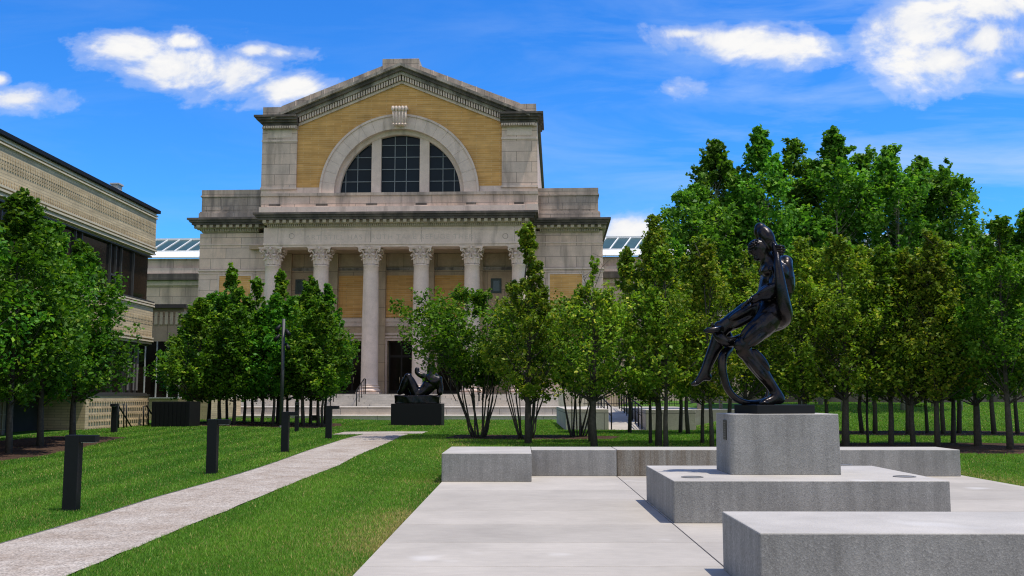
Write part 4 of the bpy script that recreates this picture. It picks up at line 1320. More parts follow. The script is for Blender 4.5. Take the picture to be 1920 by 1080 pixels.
    for (pa, pb, side) in ((350, 500, True), (990, 1145.5, True)):
        cornice('wing_cornice', FU(pa, WT - 1.0, 412), FU(pb, WT - 1.0, 412), WT, (407.5, 419.5, 427.5, 435.5), 15.0, (pa + pb) / 2, 10, 34, side)

    # ---- frieze with carved inscription
    f0, f1 = FU(494.5, 0, 440), FU(1003, 0, 440)
    zf1, zf0 = FZ(424.5, -.1), FZ(462, 0)
    m = MB(); m.box(f0, f1, 0, 1.5, zf0 + .32, zf1 - .003); fr = part(m, 'frieze', lime_plain)
    m = MB(); m.box(f0 - .03, f1 + .03, -.05, 1.55, zf0 + .16, zf0 + .318); m.box(f0 + .02, f1 - .02, .02, 1.5, zf0, zf0 + .158)
    m.box(f0 + 1.1, f1 - 1.1, -.03, .0, FZ(431.5, 0), FZ(430, 0))
    part(m, 'architrave', lime_plain)
    for jp in (521, 602, 695, 790, 884, 965):
        mj = MB(); x = FU(jp, 0, 445); mj.box(x - .012, x + .012, -.004, .01, zf0 + .33, zf1 - .02); part(mj, 'stone_joint', lime_dark, fr)
    m = MB()
    for pxc in (547, 947.5):
        x, z = F(pxc, 442.5, 0)
        pts = [(x + .19 * math.cos(t), -.004, z + .19 * math.sin(t)) for t in np.linspace(0, 2 * math.pi, 25)]
        m.tube(pts, .018, 6)
    part(m, 'carved_roundel', lime_dark, fr)
    cu = bpy.data.curves.new('inscription', 'FONT'); cu.body = 'ART STILL HAS TRUTH TAKE REFUGE THERE'
    cu.align_x = 'CENTER'; cu.align_y = 'CENTER'; cu.size = .52; cu.extrude = .006; cu.space_character = 1.16
    to = bpy.data.objects.new('tmp_text', cu); COL.objects.link(to)
    dg = bpy.context.evaluated_depsgraph_get(); dg.update()
    tm = bpy.data.meshes.new_from_object(to.evaluated_get(dg)); bpy.data.objects.remove(to)
    tm.materials.clear(); tm.materials.append(mat_simple('incised_letter_shade', (.52, .43, .37), .9))
    xs_ = [q.co.x for q in tm.vertices]; wid = max(xs_) - min(xs_)
    to = bpy.data.objects.new('inscription', tm); COL.objects.link(to); to.parent = fr
    x0, z0 = F(573, 444.5, 0); x1, _ = F(896, 444.5, 0)
    s = (x1 - x0) / wid
    to.location = ((x0 + x1) / 2, -.003, FZ(444.5, 0)); to.rotation_euler = (R_(90), 0, 0); to.scale = (s, s * .92, 1)

    # ---- columns
    zcap0, zcap1 = FZ(497, .75, 697), zf0 - .004
    r_top = (FU(709.4, .75, 520) - FU(681.7, .75, 520)) / 2; r_bot = r_top * 1.14
    wc = .78
    prof = []
    zb = floor + .62
    for k in range(13):
        t = k / 12
        prof.append((r_bot + (r_top - r_bot) * (t ** 1.6) , zb + (zcap0 - zb) * t))
    shaft_prof = [(r_bot * 1.07, zb - .001), (r_bot * 1.07, zb + .06)] + [(r_bot, zb + .12)] + prof[1:-1] + [(r_top, zcap0 - .12), (r_top * 1.07, zcap0 - .10), (r_top * 1.07, zcap0 - .04), (r_top, zcap0)]
    def col_meshes():
        sh = MB(); sh.lathe(shaft_prof, seg=40)
        ba = MB(); R0 = r_bot
        def torus_prof(r, z0, z1, bul): return [(r + bul * math.sin(math.pi * k / 6), z0 + (z1 - z0) * k / 6) for k in range(7)]
        ba.lathe([(R0, floor + .15)] + torus_prof(R0 * 1.2, floor + .16, floor + .34, .08) + [(R0 * 1.14, floor + .36)] + [(R0 * 1.1, floor + .44)] + torus_prof(R0 * 1.1, floor + .46, floor + .58, .06) + [(R0 * 1.04, zb - .003)], seg=40)
        ba.box(-R0 * 1.32, R0 * 1.32, -R0 * 1.32, R0 * 1.32, floor - .02, floor + .149)
        ca = MB(); H = zcap1 - zcap0
        ca.lathe([(r_top * .93, zcap0 + .001), (r_top * .95, zcap0 + H * .5), (r_top * 1.08, zcap0 + H * .75), (r_top * 1.32, zcap0 + H * .88)], seg=24)
        def leaf(az, r0, z0, h, wdt, out):
            pts = []
            for k in range(7):
                t = k / 6
                r = r0 + out * (t ** 2.2) * 1.0 + .03
                z = z0 + h * (math.sin(t * 1.9) / math.sin(1.57) if t < .83 else math.sin(.83 * 1.9) - (t - .83) * 1.3)
                pts.append((r, z, wdt * (.75 + .5 * math.sin(math.pi * t)) * (1 if t < .85 else .6)))
            v = []; f = []
            for r, z, w_ in pts:
                for j, (sx, dp) in enumerate(((-1, -.04), (-.45, .02), (0, .045), (.45, .02), (1, -.04))):
                    tx = w_ * sx; rr = r + dp
                    v.append((rr * math.cos(az) - tx * math.sin(az), rr * math.sin(az) + tx * math.cos(az), z))
            n_ = len(v)
            for r, z, w_ in pts:
                for j, sx in enumerate((-1, -.45, 0, .45, 1)):
                    tx = w_ * sx; rr = r - .07
                    v.append((rr * math.cos(az) - tx * math.sin(az), rr * math.sin(az) + tx * math.cos(az), z - .02))
            for k in range(6):
                for j in range(4):
                    i = k * 5 + j; f.append((i, i + 1, i + 6, i + 5)); f.append((n_ + i + 5, n_ + i + 6, n_ + i + 1, n_ + i))
            for k in range(6):
                for j in (0, 4):
                    i = k * 5 + j; q = (i, i + 5, n_ + i + 5, n_ + i); f.append(q if j == 0 else q[::-1])
            i = 30
            for j in range(4): f.append((i + j, i + j + 1, n_ + i + j + 1, n_ + i + j))
            ca.add(v, f, True)
        for k in range(8): leaf(k * math.pi / 4, r_top * .93, zcap0 + .02, H * .36, .16, .20)
        for k in range(8): leaf((k + .5) * math.pi / 4, r_top * .97, zcap0 + .03, H * .60, .17, .27)
        for k in range(4):
            a = math.pi / 4 + k * math.pi / 2
            pts = []
            for j in range(22):
                t = j / 21
                if t < .45:
                    q = t / .45; r = r_top * 1.0 + .32 * q ** 1.5; z = zcap0 + H * (.5 + .33 * q)
                else:
                    q = (t - .45) / .55; ang = math.pi * .6 - q * 2.5 * math.pi; rad = .15 * (1 - .75 * q)
                    r = r_top + .32 + .10 + rad * math.cos(ang) ; z = zcap0 + H * .80 + rad * math.sin(ang)
                pts.append((r * math.cos(a), r * math.sin(a), z))
            ca.tube(pts, [.055] * 12 + [.05] * 10, 7)
            for sgn in (-1, 1):               # inner spirals towards each face centre
                a2 = a + math.pi / 4 * sgn * .62
                pts = []
                for j in range(16):
                    q = j / 15
                    if q < .5: r = r_top * 1.02 + .12 * q; z = zcap0 + H * (.5 + .5 * q); aa = a + (a2 - a) * q * 2
                    else:
                        an = (q - .5) * 4 * math.pi; rad = .085 * (1 - (q - .5) * 1.4)
                        r = r_top * 1.02 + .1; z = zcap0 + H * .72 + rad * math.sin(an); aa = a2 + sgn * rad * (math.cos(an) - 1) / r
                    pts.append((r * math.cos(aa), r * math.sin(aa), z))
                ca.tube(pts, .035, 6)
            a3 = k * math.pi / 2
            ca.ellipsoid((r_top * 1.42 * math.cos(a3), r_top * 1.42 * math.sin(a3), zcap0 + H * .91), (.12, .12, .12), None, 10, 7)
        q = r_top * 1.62; v = []
        ab = []
        for k in range(4):                # concave abacus
            for j in range(7):
                t = -1 + 2 * j / 6.0
                x, y = q * t * .96, -q + .16 * q * (1 - t * t) * 1.3
                c_, s_ = math.cos(k * math.pi / 2), math.sin(k * math.pi / 2)
                if j < 6: ab.append((x * c_ - y * s_, x * s_ + y * c_))
        na = len(ab)
        for (z0, z1, sc_) in ((zcap0 + H * .885, zcap0 + H * .94, .95), (zcap0 + H * .943, zcap1, 1.0)):
            ca.add([(x * sc_, y * sc_, z0) for x, y in ab] + [(x * sc_, y * sc_, z1) for x, y in ab],
                   [tuple(range(na - 1, -1, -1)), tuple(range(na, 2 * na))] + [(i, (i + 1) % na, (i + 1) % na + na, i + na) for i in range(na)])
        return sh, ba, ca
    sh, ba, ca = col_meshes()
    first = None
    for px in (511.2, 601.8, 695.5, 789.8, 885, 974):
        if first is None:
            col = bpy.data.objects.new('column', None); COL.objects.link(col); col.parent = root; first = col
            sh.build('shaft', lime_col, col); ba.build('base', lime_col, col); ca.build('capital', lime_col, col)
        else:
            col = first.copy(); COL.objects.link(col)
            for ch in list(first.children):
                c2 = ch.copy(); COL.objects.link(c2); c2.parent = col
        col.location = (FU(px, wc, 520), wc, 0)
        col.rotation_euler = (0, 0, 0)

    # ---- porch: back wall, ceiling, doors
    WP = 4.2
    bays = []
    wl, wr = FU(486, WP, 500), FU(1012, WP, 500)
    zc_ = zf0 + .1
    m = MB(); m.box(wl, wr, 1.56, WP + .3, zc_, zc_ + .3); part(m, 'porch_ceiling', lime_porch)
    zdoor = FZ(639, WP)
    doors = [(FU(633, WP, 700), FU(680.5, WP, 700)), (FU(725.6, WP, 700), FU(774, WP, 700)), (FU(819, WP, 700), FU(867, WP, 700))]
    m = MB(); m.box(wl, wr, WP, WP + 1.2, zdoor, zc_ - .002)
    xsd = [wl] + [q for d_ in doors for q in d_] + [wr]
    for k in range(0, len(xsd), 2): m.box(xsd[k], xsd[k + 1], WP, WP + 1.2, floor - .3, zdoor - .002)
    part(m, 'porch_wall', lime_porch)
    for k, (x0, x1) in enumerate(doors):
        m = MB(); m.box(x0 - .22, x0 - .002, WP - .07, WP + .1, floor, zdoor + .2); m.box(x1 + .002, x1 + .22, WP - .07, WP + .1, floor, zdoor + .2)
        m.box(x0, x1, WP - .07, WP + .1, zdoor + .002, zdoor + .2)
        m.box(x0 - .3, x1 + .3, WP - .2, WP + .1, zdoor + .202, zdoor + .33); part(m, 'door_frame', lime_plain)
        m = MB(); m.box(x0, x1, WP + .75, WP + .85, floor, zdoor); d_ = part(m, 'door', dark_in)
        m = MB(); xm = (x0 + x1) / 2; zt = floor + (zdoor - floor) * .72
        for a, b in ((x0 + .12, xm - .06), (xm + .06, x1 - .12)):
            m.box(a, b, WP + .735, WP + .748, floor + .3, zt - .1); m.box(a, b, WP + .735, WP + .748, zt + .08, zdoor - .12)
        part(m, 'door_pane', glass_brown, d_)
        m = MB()
        for xh in (xm - .13, xm + .13):
            m.tube([(xh, WP + .73, floor + .85), (xh, WP + .66, floor + .87), (xh, WP + .66, floor + 1.3), (xh, WP + .73, floor + 1.32)], .028, 8)
        part(m, 'handle', brass, d_)
    zs = FZ(597, WP)
    m = MB(); m.box(wl + .01, wr - .01, WP - .16, WP - .002, FZ(603.5, WP), zs); m.box(wl + .01, wr - .01, WP - .09, WP - .002, FZ(612, WP), FZ(603.6, WP))
    m.box(wl + .01, wr - .01, WP - .05, WP - .002, FZ(628, WP), FZ(624, WP)); part(m, 'string_course', lime_col)
    m = MB(); m.box(wl + .01, wr - .01, WP - .14, WP - .002, FZ(505, WP), FZ(502, WP)); m.box(wl + .01, wr - .01, WP - .07, WP - .002, FZ(507, WP), FZ(505.1, WP)); part(m, 'porch_moulding', lime_dark)
    cpx = (511.2, 601.8, 695.5, 789.8, 885, 974)
    for px in cpx:                              # pilasters answering the columns
        x = FU(px, wc, 520)
        m = MB(); m.box(x - .55, x + .55, WP - .35, WP - .002, floor, zc_ - .003); part(m, 'pilaster', lime_porch)
    for k in range(1, 4):
        x0, x1 = FU(cpx[k], wc, 520) + .58, FU(cpx[k + 1], wc, 520) - .58
        z0, z1 = FZ(595, WP), FZ(516.5, WP)
        m = MB(); m.box(x0, x1, WP - .04, WP - .002, z0, z1); pn = part(m, 'brick_panel', buff)
        m = MB()
        for off, wd in ((.28, .05), (.6, .05)):
            m.box(x0 + off, x0 + off + wd, WP - .075, WP - .042, z0 + off, z1 - off); m.box(x1 - off - wd, x1 - off, WP - .075, WP - .042, z0 + off, z1 - off)
            m.box(x0 + off + wd, x1 - off - wd, WP - .075, WP - .042, z1 - off - wd, z1 - off); m.box(x0 + off + wd, x1 - off - wd, WP - .075, WP - .042, z0 + off, z0 + off + wd)
        part(m, 'panel_border', buff, pn)
        m = MB()
    for k in range(0, 5):
        x0, x1 = FU(cpx[k], wc, 520) + .75, FU(cpx[k + 1], wc, 520) - .75
        xm = (x0 + x1) / 2
        z0, z1 = FZ(499, WP), FZ(470, WP)
        for a, b in ((x0, xm - .12), (xm + .12, x1)):
            m = MB(); m.box(a, b, WP - .03, WP - .002, z0, z1); part(m, 'wall_panel', lime_porch)
    for (pa, pb) in ((556.5, 570), (923, 938)):
        x0, x1 = FU(pa, WP, 535), FU(pb, WP, 535); z1, z0 = FZ(525.5, WP), FZ(548, WP)
        m = MB(); m.box(x0, x1, WP - .03, WP - .002, z0, z1); w_ = part(m, 'small_window', mat_glass('green_pane', (.05, .07, .065), .15))
        m = MB()
        for q in ((x0 - .1, x0 + .06, z0 - .1, z1 + .1), (x1 - .06, x1 + .1, z0 - .1, z1 + .1), (x0 + .06, x1 - .06, z1 - .06, z1 + .1), (x0 + .06, x1 - .06, z0 - .1, z0 + .06)):
            m.box(q[0], q[1], WP - .07, WP - .031, q[2], q[3])
        part(m, 'frame', mat_simple('dark_green_frame', (.035, .05, .045), .5), w_)

    # ---- wings with their attics
    for s in (-1, 1):
        if s < 0: x0, x1 = FU(372.5, WT, 520), FU(497, WT, 520)
        else: x0, x1 = FU(1002, WT, 520), FU(1130, WT, 460)
        zt = FZ(435, WT)
        m = MB(); m.box(x0, x1, WT, 15, floor - 1.4, zt); wg = part(m, 'wing_wall', lime)
        m = MB()
        for py, t, pj in ((457, .07, .05), (505.5, .12, .09), (381 + 130, .05, .05)):
            z = FZ(py, WT); m.box(x0 - pj, x1 + pj, WT - pj, 15 + pj, z - t / 2, z + t / 2)
        m.box(x0 - .12, x1 + .12, WT - .12, 15.1, floor - 1.4, floor + .55)
        part(m, 'wing_moulding', lime_plain, wg)
        pa, pb = (411, 470) if s < 0 else (1031, 1091.5)
        bx0, bx1 = FU(pa, WT, 540), FU(pb, WT, 540)
        m = MB(); m.box(bx0, bx1, WT - .025, WT - .001, FZ(690, WT), FZ(516, WT)); pn = part(m, 'brick_panel', buff)
        m = MB()
        z0, z1 = FZ(690, WT), FZ(516, WT)
        m.box(bx0 - .14, bx0 - .001, WT - .05, WT - .001, z0, z1 + .12); m.box(bx1 + .001, bx1 + .14, WT - .05, WT - .001, z0, z1 + .12); m.box(bx0, bx1, WT - .05, WT - .001, z1 + .001, z1 + .12)
        part(m, 'panel_frame', lime_plain, pn)
        # attic block
        if s < 0: a0, a1, yt = FU(378.5, WT + .8, 380), FU(492, WT + .8, 380), 355.5
        else: a0, a1, yt = FU(1008, WT + .8, 375), FU(1121.5, WT + .8, 375), 352
        zA = FZ(yt, WT + .7, 435 if s < 0 else 1065); zB = FZ(412, WT + .7, 435 if s < 0 else 1065)
        H = zA - zB
        m = MB(); m.box(a0, a1, WT + .8, 14.5, zB - .3, zA - H * .24); aw = part(m, 'attic_block', lime_grey)
        m = MB(); m.box(a0 - .08, a1 + .08, WT + .7, 14.6, zA - H * .239, zA - H * .19); m.box(a0 - .02, a1 + .02, WT + .78, 14.5, zA - H * .189, zA)
        m.box(a0 - .15, a1 + .15, WT + .62, 14.65, zB - .3, zB + H * .22); m.box(a0 - .1, a1 + .1, WT + .72, 14.6, zB + H * .221, zB + H * .27)
        part(m, 'attic_moulding', lime_grey, aw)
        m = MB()
        L = a1 - a0
        for t0, t1 in ((.05, .32), (.36, .68), (.72, .95)): m.box(a0 + L * t0, a0 + L * t1, WT + .77, WT + .802, zB + H * .33, zA - H * .3)
        part(m, 'attic_panel', lime_grey, aw)

    # ---- long gallery ranges either side, with white roofs and skylights
    for s in (-1, 1):
        w = 14.0
        if s < 0: x0, x1, pr = FU(170, w, 500), FU(380, w, 500), 330
        else: x0, x1, pr = FU(1122, w, 500), FU(2060, w, 500), 1180
        dy = 0 if s < 0 else -4
        zw = FZ(484 + dy, w, pr)
        m = MB(); m.box(x0, x1, w + .3, w + 14, 0, zw); g = part(m, 'gallery_range', lime)
        m = MB(); zc0, zc1 = FZ(525 + dy, w - .3, pr), FZ(514 + dy, w - .3, pr)
        m.box(x0, x1, w - .5, w + .28, zc0, zc1); part(m, 'range_cornice', lime_soot_shade, g)
        m = MB(); m.box(x0, x1, w - .1, w + .29, FZ(513 + dy, w, pr), FZ(503 + dy, w, pr)); m.box(x0, x1, w + .02, w + .29, FZ(535 + dy, w, pr), zc0 - .01); part(m, 'range_band', lime_plain, g)
        zr0, zr1 = FZ(482 + dy, w, pr), FZ(467.5 + dy, w, pr)
        m = MB(); m.add([(x0, w - .2, zr0), (x1, w - .2, zr0), (x1, w + 1.2, zr1), (x0, w + 1.2, zr1), (x0, w - .2, zr0 - .12), (x1, w - .2, zr0 - .12), (x1, w + 1.2, zr1 - .12), (x0, w + 1.2, zr1 - .12)],
                        [(0, 1, 2, 3), (7, 6, 5, 4), (4, 5, 1, 0), (6, 7, 3, 2), (5, 6, 2, 1), (7, 4, 0, 3)]); part(m, 'white_roof', white_roof, g)
        zs1 = FZ(450 + dy, w + 3, pr)
        m = MB(); m.add([(x0, w + 1.25, zr1), (x1, w + 1.25, zr1), (x1, w + 3.0, zs1), (x0, w + 3.0, zs1)], [(0, 1, 2, 3)]); sk = part(m, 'skylight', glass_sky)
        m = MB()
        step = FU(340, w, 460) - FU(317, w, 460)
        n = int((x1 - x0) / step)
        for k in range(n):
            x = x1 - .4 - k * step if s < 0 else x0 + .4 + k * step
            m.tube([(x - .45, w + 1.2, zr1 + .02), (x + .45, w + 2.98, zs1 + .03)], .065, 4, True, False)
        m.box(x0, x1, w + 2.9, w + 3.1, zs1 - .05, zs1 + .14); m.box(x0, x1, w + 1.1, w + 1.3, zr1 - .1, zr1 + .06)
        part(m, 'skylight_frame', white_roof, sk)
    tag(root, 'classical limestone museum with columned portico, arched window and yellow brick gable', 'museum')
    return floor
FLOOR = build_museum()

# ---- terraces and steps in front of the portico
def ashlar_wall(name, x0, x1, y0, y1, z0, z1, label, cat, mat=None, group=None):
    m = MB(); m.box(x0, x1, y0, y1, z0, z1)
    m.box(x0 - .03, x1 + .03, y0 - .03, y1, z1 + .001, z1 + .06)
    root = m.build(name, mat or terrace_m, None, .006)
    return tag(root, label, cat, group)
terrace_m = mat_stone('terrace_stone', (.50, .465, .42), (.22, .2, .18), (.28, .44), bw=3.2, bh=.9, amount=.35)
tx0, tx1 = P(374, 779, 58).x, 2.1
z1 = P(700, 779, 58).z; z2 = P(700, 762.5, 60.6).z
ashlar_wall('terrace_wall', tx0, tx1, 58, 60.6, -.3, z1 - .06, 'lower long stone terrace wall along the lawn below the museum', 'terrace wall')
ashlar_wall('terrace_wall', tx0 + .3, tx1 + .2, 60.6, 64.2, -.3, z2 - .06, 'upper long stone terrace wall below the museum steps', 'terrace wall')
m = MB(); n = 6
sx0, sx1 = P(402, 745, 66).x, P(1046, 745, 66).x
for k in range(n):
    m.box(sx0, sx1, 64.2 + .42 * k, 64.2 + .42 * (k + 1) + .03, -.3, z2 + (FLOOR - z2) * (k + 1) / n - .001)
m.box(sx0 - .5, sx1 + .5, 64.2 + .42 * n, 79, -.3, FLOOR - .012)
tag(m.build('entrance_steps', terrace_m, None, .008), 'broad stone entrance steps and landing of the museum', 'steps')
def step_rail(px, label):
    q = P(px, 750, 63.6); x = q.x
    root = empty('steps_handrail', (x, 63.7, z2))
    zt = FLOOR - z2
    m = MB(); m.tube([(0, 0, .0), (0, 0, 1.0), (0, .15, 1.05), (0, 2.9, zt + 1.0), (0, 3.5, zt + 1.0), (0, 3.5, zt)], .035, 8); m.build('rail_bar', black_paint, root)
    for yy, zz in ((1.0, zt * .25), (2.0, zt * .6), (2.9, zt)):
        m = MB(); m.tube([(0, yy, zz), (0, yy, zz + .95 + (yy - 1) * .02)], .028, 8); m.build('post', black_paint, root)
    tag(root, label, 'handrail', 'handrails on the museum steps')
step_rail(668, 'black handrail on the museum steps by the base of the third column')
step_rail(619, 'black handrail on the museum steps just right of the grove trunks')
step_rail(905, 'black handrail on the museum steps behind the multi-stemmed tree')

# ---- ramp to the right of the steps
block('ramp_planter_wall', 1.75, 3.5, 41, 52, gh(2, 41) - .2, 1.12, 'pale concrete block wall on the near side of the ramp, behind the multi-stemmed trees', 'wall', None, terrace_m)
block('ramp_end_block', 5.02, 7.05, 41, 43.6, gh(6, 41) - .2, 1.10, 'pale concrete block on the far side of the ramp, seen beside the statue pedestal', 'wall', None, terrace_m)
m = MB(); r0 = gh(4.2, 41) + .03
m.add([(3.52, 41, r0), (5.0, 41, r0), (5.0, 51, 1.06), (3.52, 51, 1.06), (5.0, 58, 1.1), (3.52, 58, 1.1)], [(0, 1, 2, 3), (3, 2, 4, 5)])
tag(m.build('ramp_pavement', plaza_m), kind='structure')
m = MB(); m.box(5.3, 12, 43.7, 58, .2, 1.06); tag(m.build('ramp_landing', plaza_m), kind='structure')
def ramp_rail(x, y0, y1, n, label):
    root = empty('ramp_handrail', (x, y0, r0))
    zf = lambda y: (1.06 - r0) * (y - 41) / 10
    m = MB(); m.tube([(0, 0, zf(y0) + .92), (0, y1 - y0, zf(y1) + .92)], .03, 8); m.tube([(0, 0, zf(y0) + .55), (0, y1 - y0, zf(y1) + .55)], .018, 6); m.build('rail_bar', black_paint, root)
    for k in range(n):
        y = (y1 - y0) * k / (n - 1)
        mm = MB(); mm.tube([(0, y, zf(y0 + y)), (0, y, zf(y0 + y) + .92)], .028, 8); mm.build('post', black_paint, root)
    tag(root, label, 'handrail', 'handrails of the ramp')
ramp_rail(3.62, 41.1, 50, 6, 'dark handrail along the near edge of the pale ramp')
ramp_rail(4.86, 41.1, 50.5, 9, 'dark handrail with close posts along the far edge of the pale ramp')
root = empty('picket_fence', (3.6, 58.2, 1.1))
m = MB()
for k in range(44): m.tube([(k * .14, 0, 0), (k * .14, 0, 1.05)], .014, 5)
m.build('picket_lattice', black_paint, root)
m = MB(); m.tube([(-.1, 0, 1.05), (6.2, 0, 1.05)], .025, 6); m.tube([(-.1, 0, .12), (6.2, 0, .12)], .02, 6); m.build('rail_bar', black_paint, root)
tag(root, 'thin black picket fence at the head of the ramp', 'fence')
block('low_stone_wall', 9.5, 34, 56, 57, .9, 1.8, 'low stone wall coloured dark as if shaded, atop the bank behind the tree trunks', 'wall', None, lime_soot_shade)  # wall colour darkened to paint the shadow behind the trunks

# ------------------------------------------------------------------ trees
SHAPES = {
    'oval': [(0, .50), (.12, .88), (.32, 1), (.55, .86), (.75, .58), (.9, .28), (1, .06)],
    'column': [(0, .55), (.18, .95), (.4, 1), (.62, .74), (.8, .45), (.93, .2), (1, .05)],
    'spire': [(0, .55), (.2, 1), (.45, .92), (.56, .62), (.67, .36), (.85, .2), (1, .05)],
    'broad': [(0, .45), (.2, .85), (.5, 1), (.75, .85), (.92, .5), (1, .12)],
    'tall': [(0, .55), (.25, .9), (.5, 1), (.7, .8), (.85, .5), (.95, .25), (1, .06)],
    'conic': [(0, .62), (.14, .95), (.35, 1), (.56, .78), (.72, .48), (.86, .24), (1, .05)],
    'peak': [(0, .5), (.2, .9), (.42, 1), (.62, .78), (.78, .50), (.9, .26), (1, .04)],
    'vase': [(0, .30), (.2, .75), (.5, 1), (.8, .82), (1, .2)],
}
def leaf_mesh(name, centers, sig, n, ln, mat, r, squash=.85, droop=.0):
    idx = r.integers(0, len(centers), n)
    sg = sig[idx][:, None] if hasattr(sig, '__len__') else sig
    off = r.normal(0, 1, (n, 3))
    off /= np.maximum(1, np.linalg.norm(off, axis=1, keepdims=True) / 1.9)
    nc = len(centers)
    rad = np.linalg.norm(centers[:, :2], axis=1, keepdims=True) + .05
    d = np.concatenate([centers[:, :2] / rad * .75, np.full((nc, 1), .85)], 1) + r.normal(0, .42, (nc, 3))
    d /= np.linalg.norm(d, axis=1, keepdims=True)
    ln_ = (sig * r.uniform(1.4, 3.8, nc) if hasattr(sig, '__len__') else np.full(nc, sig * 2.5))
    u = r.uniform(-.55, 1.0, (n, 1))
    p = centers[idx] + d[idx] * (ln_[idx][:, None] * u) + off * sg * np.array([1, 1, squash]) * (.85 - .45 * np.clip(u, 0, 1))
    nor = r.normal(0, .7, (n, 3)) + np.array([0, 0, .95])
    nor /= np.linalg.norm(nor, axis=1, keepdims=True)
    t = r.normal(0, 1, (n, 3)) + np.array([0, 0, -droop])
    t -= nor * np.sum(t * nor, 1, keepdims=True); t /= np.linalg.norm(t, axis=1, keepdims=True)
    b = np.cross(nor, t)
    L = ln * r.uniform(.5, 1.5, (n, 1)); W = L * r.uniform(.30, .42, (n, 1))
    fold = nor * (W * .35)
    v = np.stack([p - t * L * .5, p + b * W + fold + t * L * .04, p + t * L * .5, p - b * W + fold + t * L * .04], 1).reshape(-1, 3)
    me = bpy.data.meshes.new(name)
    me.vertices.add(4 * n); me.vertices.foreach_set('co', v.astype(np.float32).ravel())
    me.loops.add(4 * n); me.loops.foreach_set('vertex_index', np.arange(4 * n, dtype=np.int32))
    me.polygons.add(n); me.polygons.foreach_set('loop_start', np.arange(0, 4 * n, 4, dtype=np.int32)); me.polygons.foreach_set('loop_total', np.full(n, 4, dtype=np.int32))
    me.update(calc_edges=True)
    me.materials.append(mat)
    return me

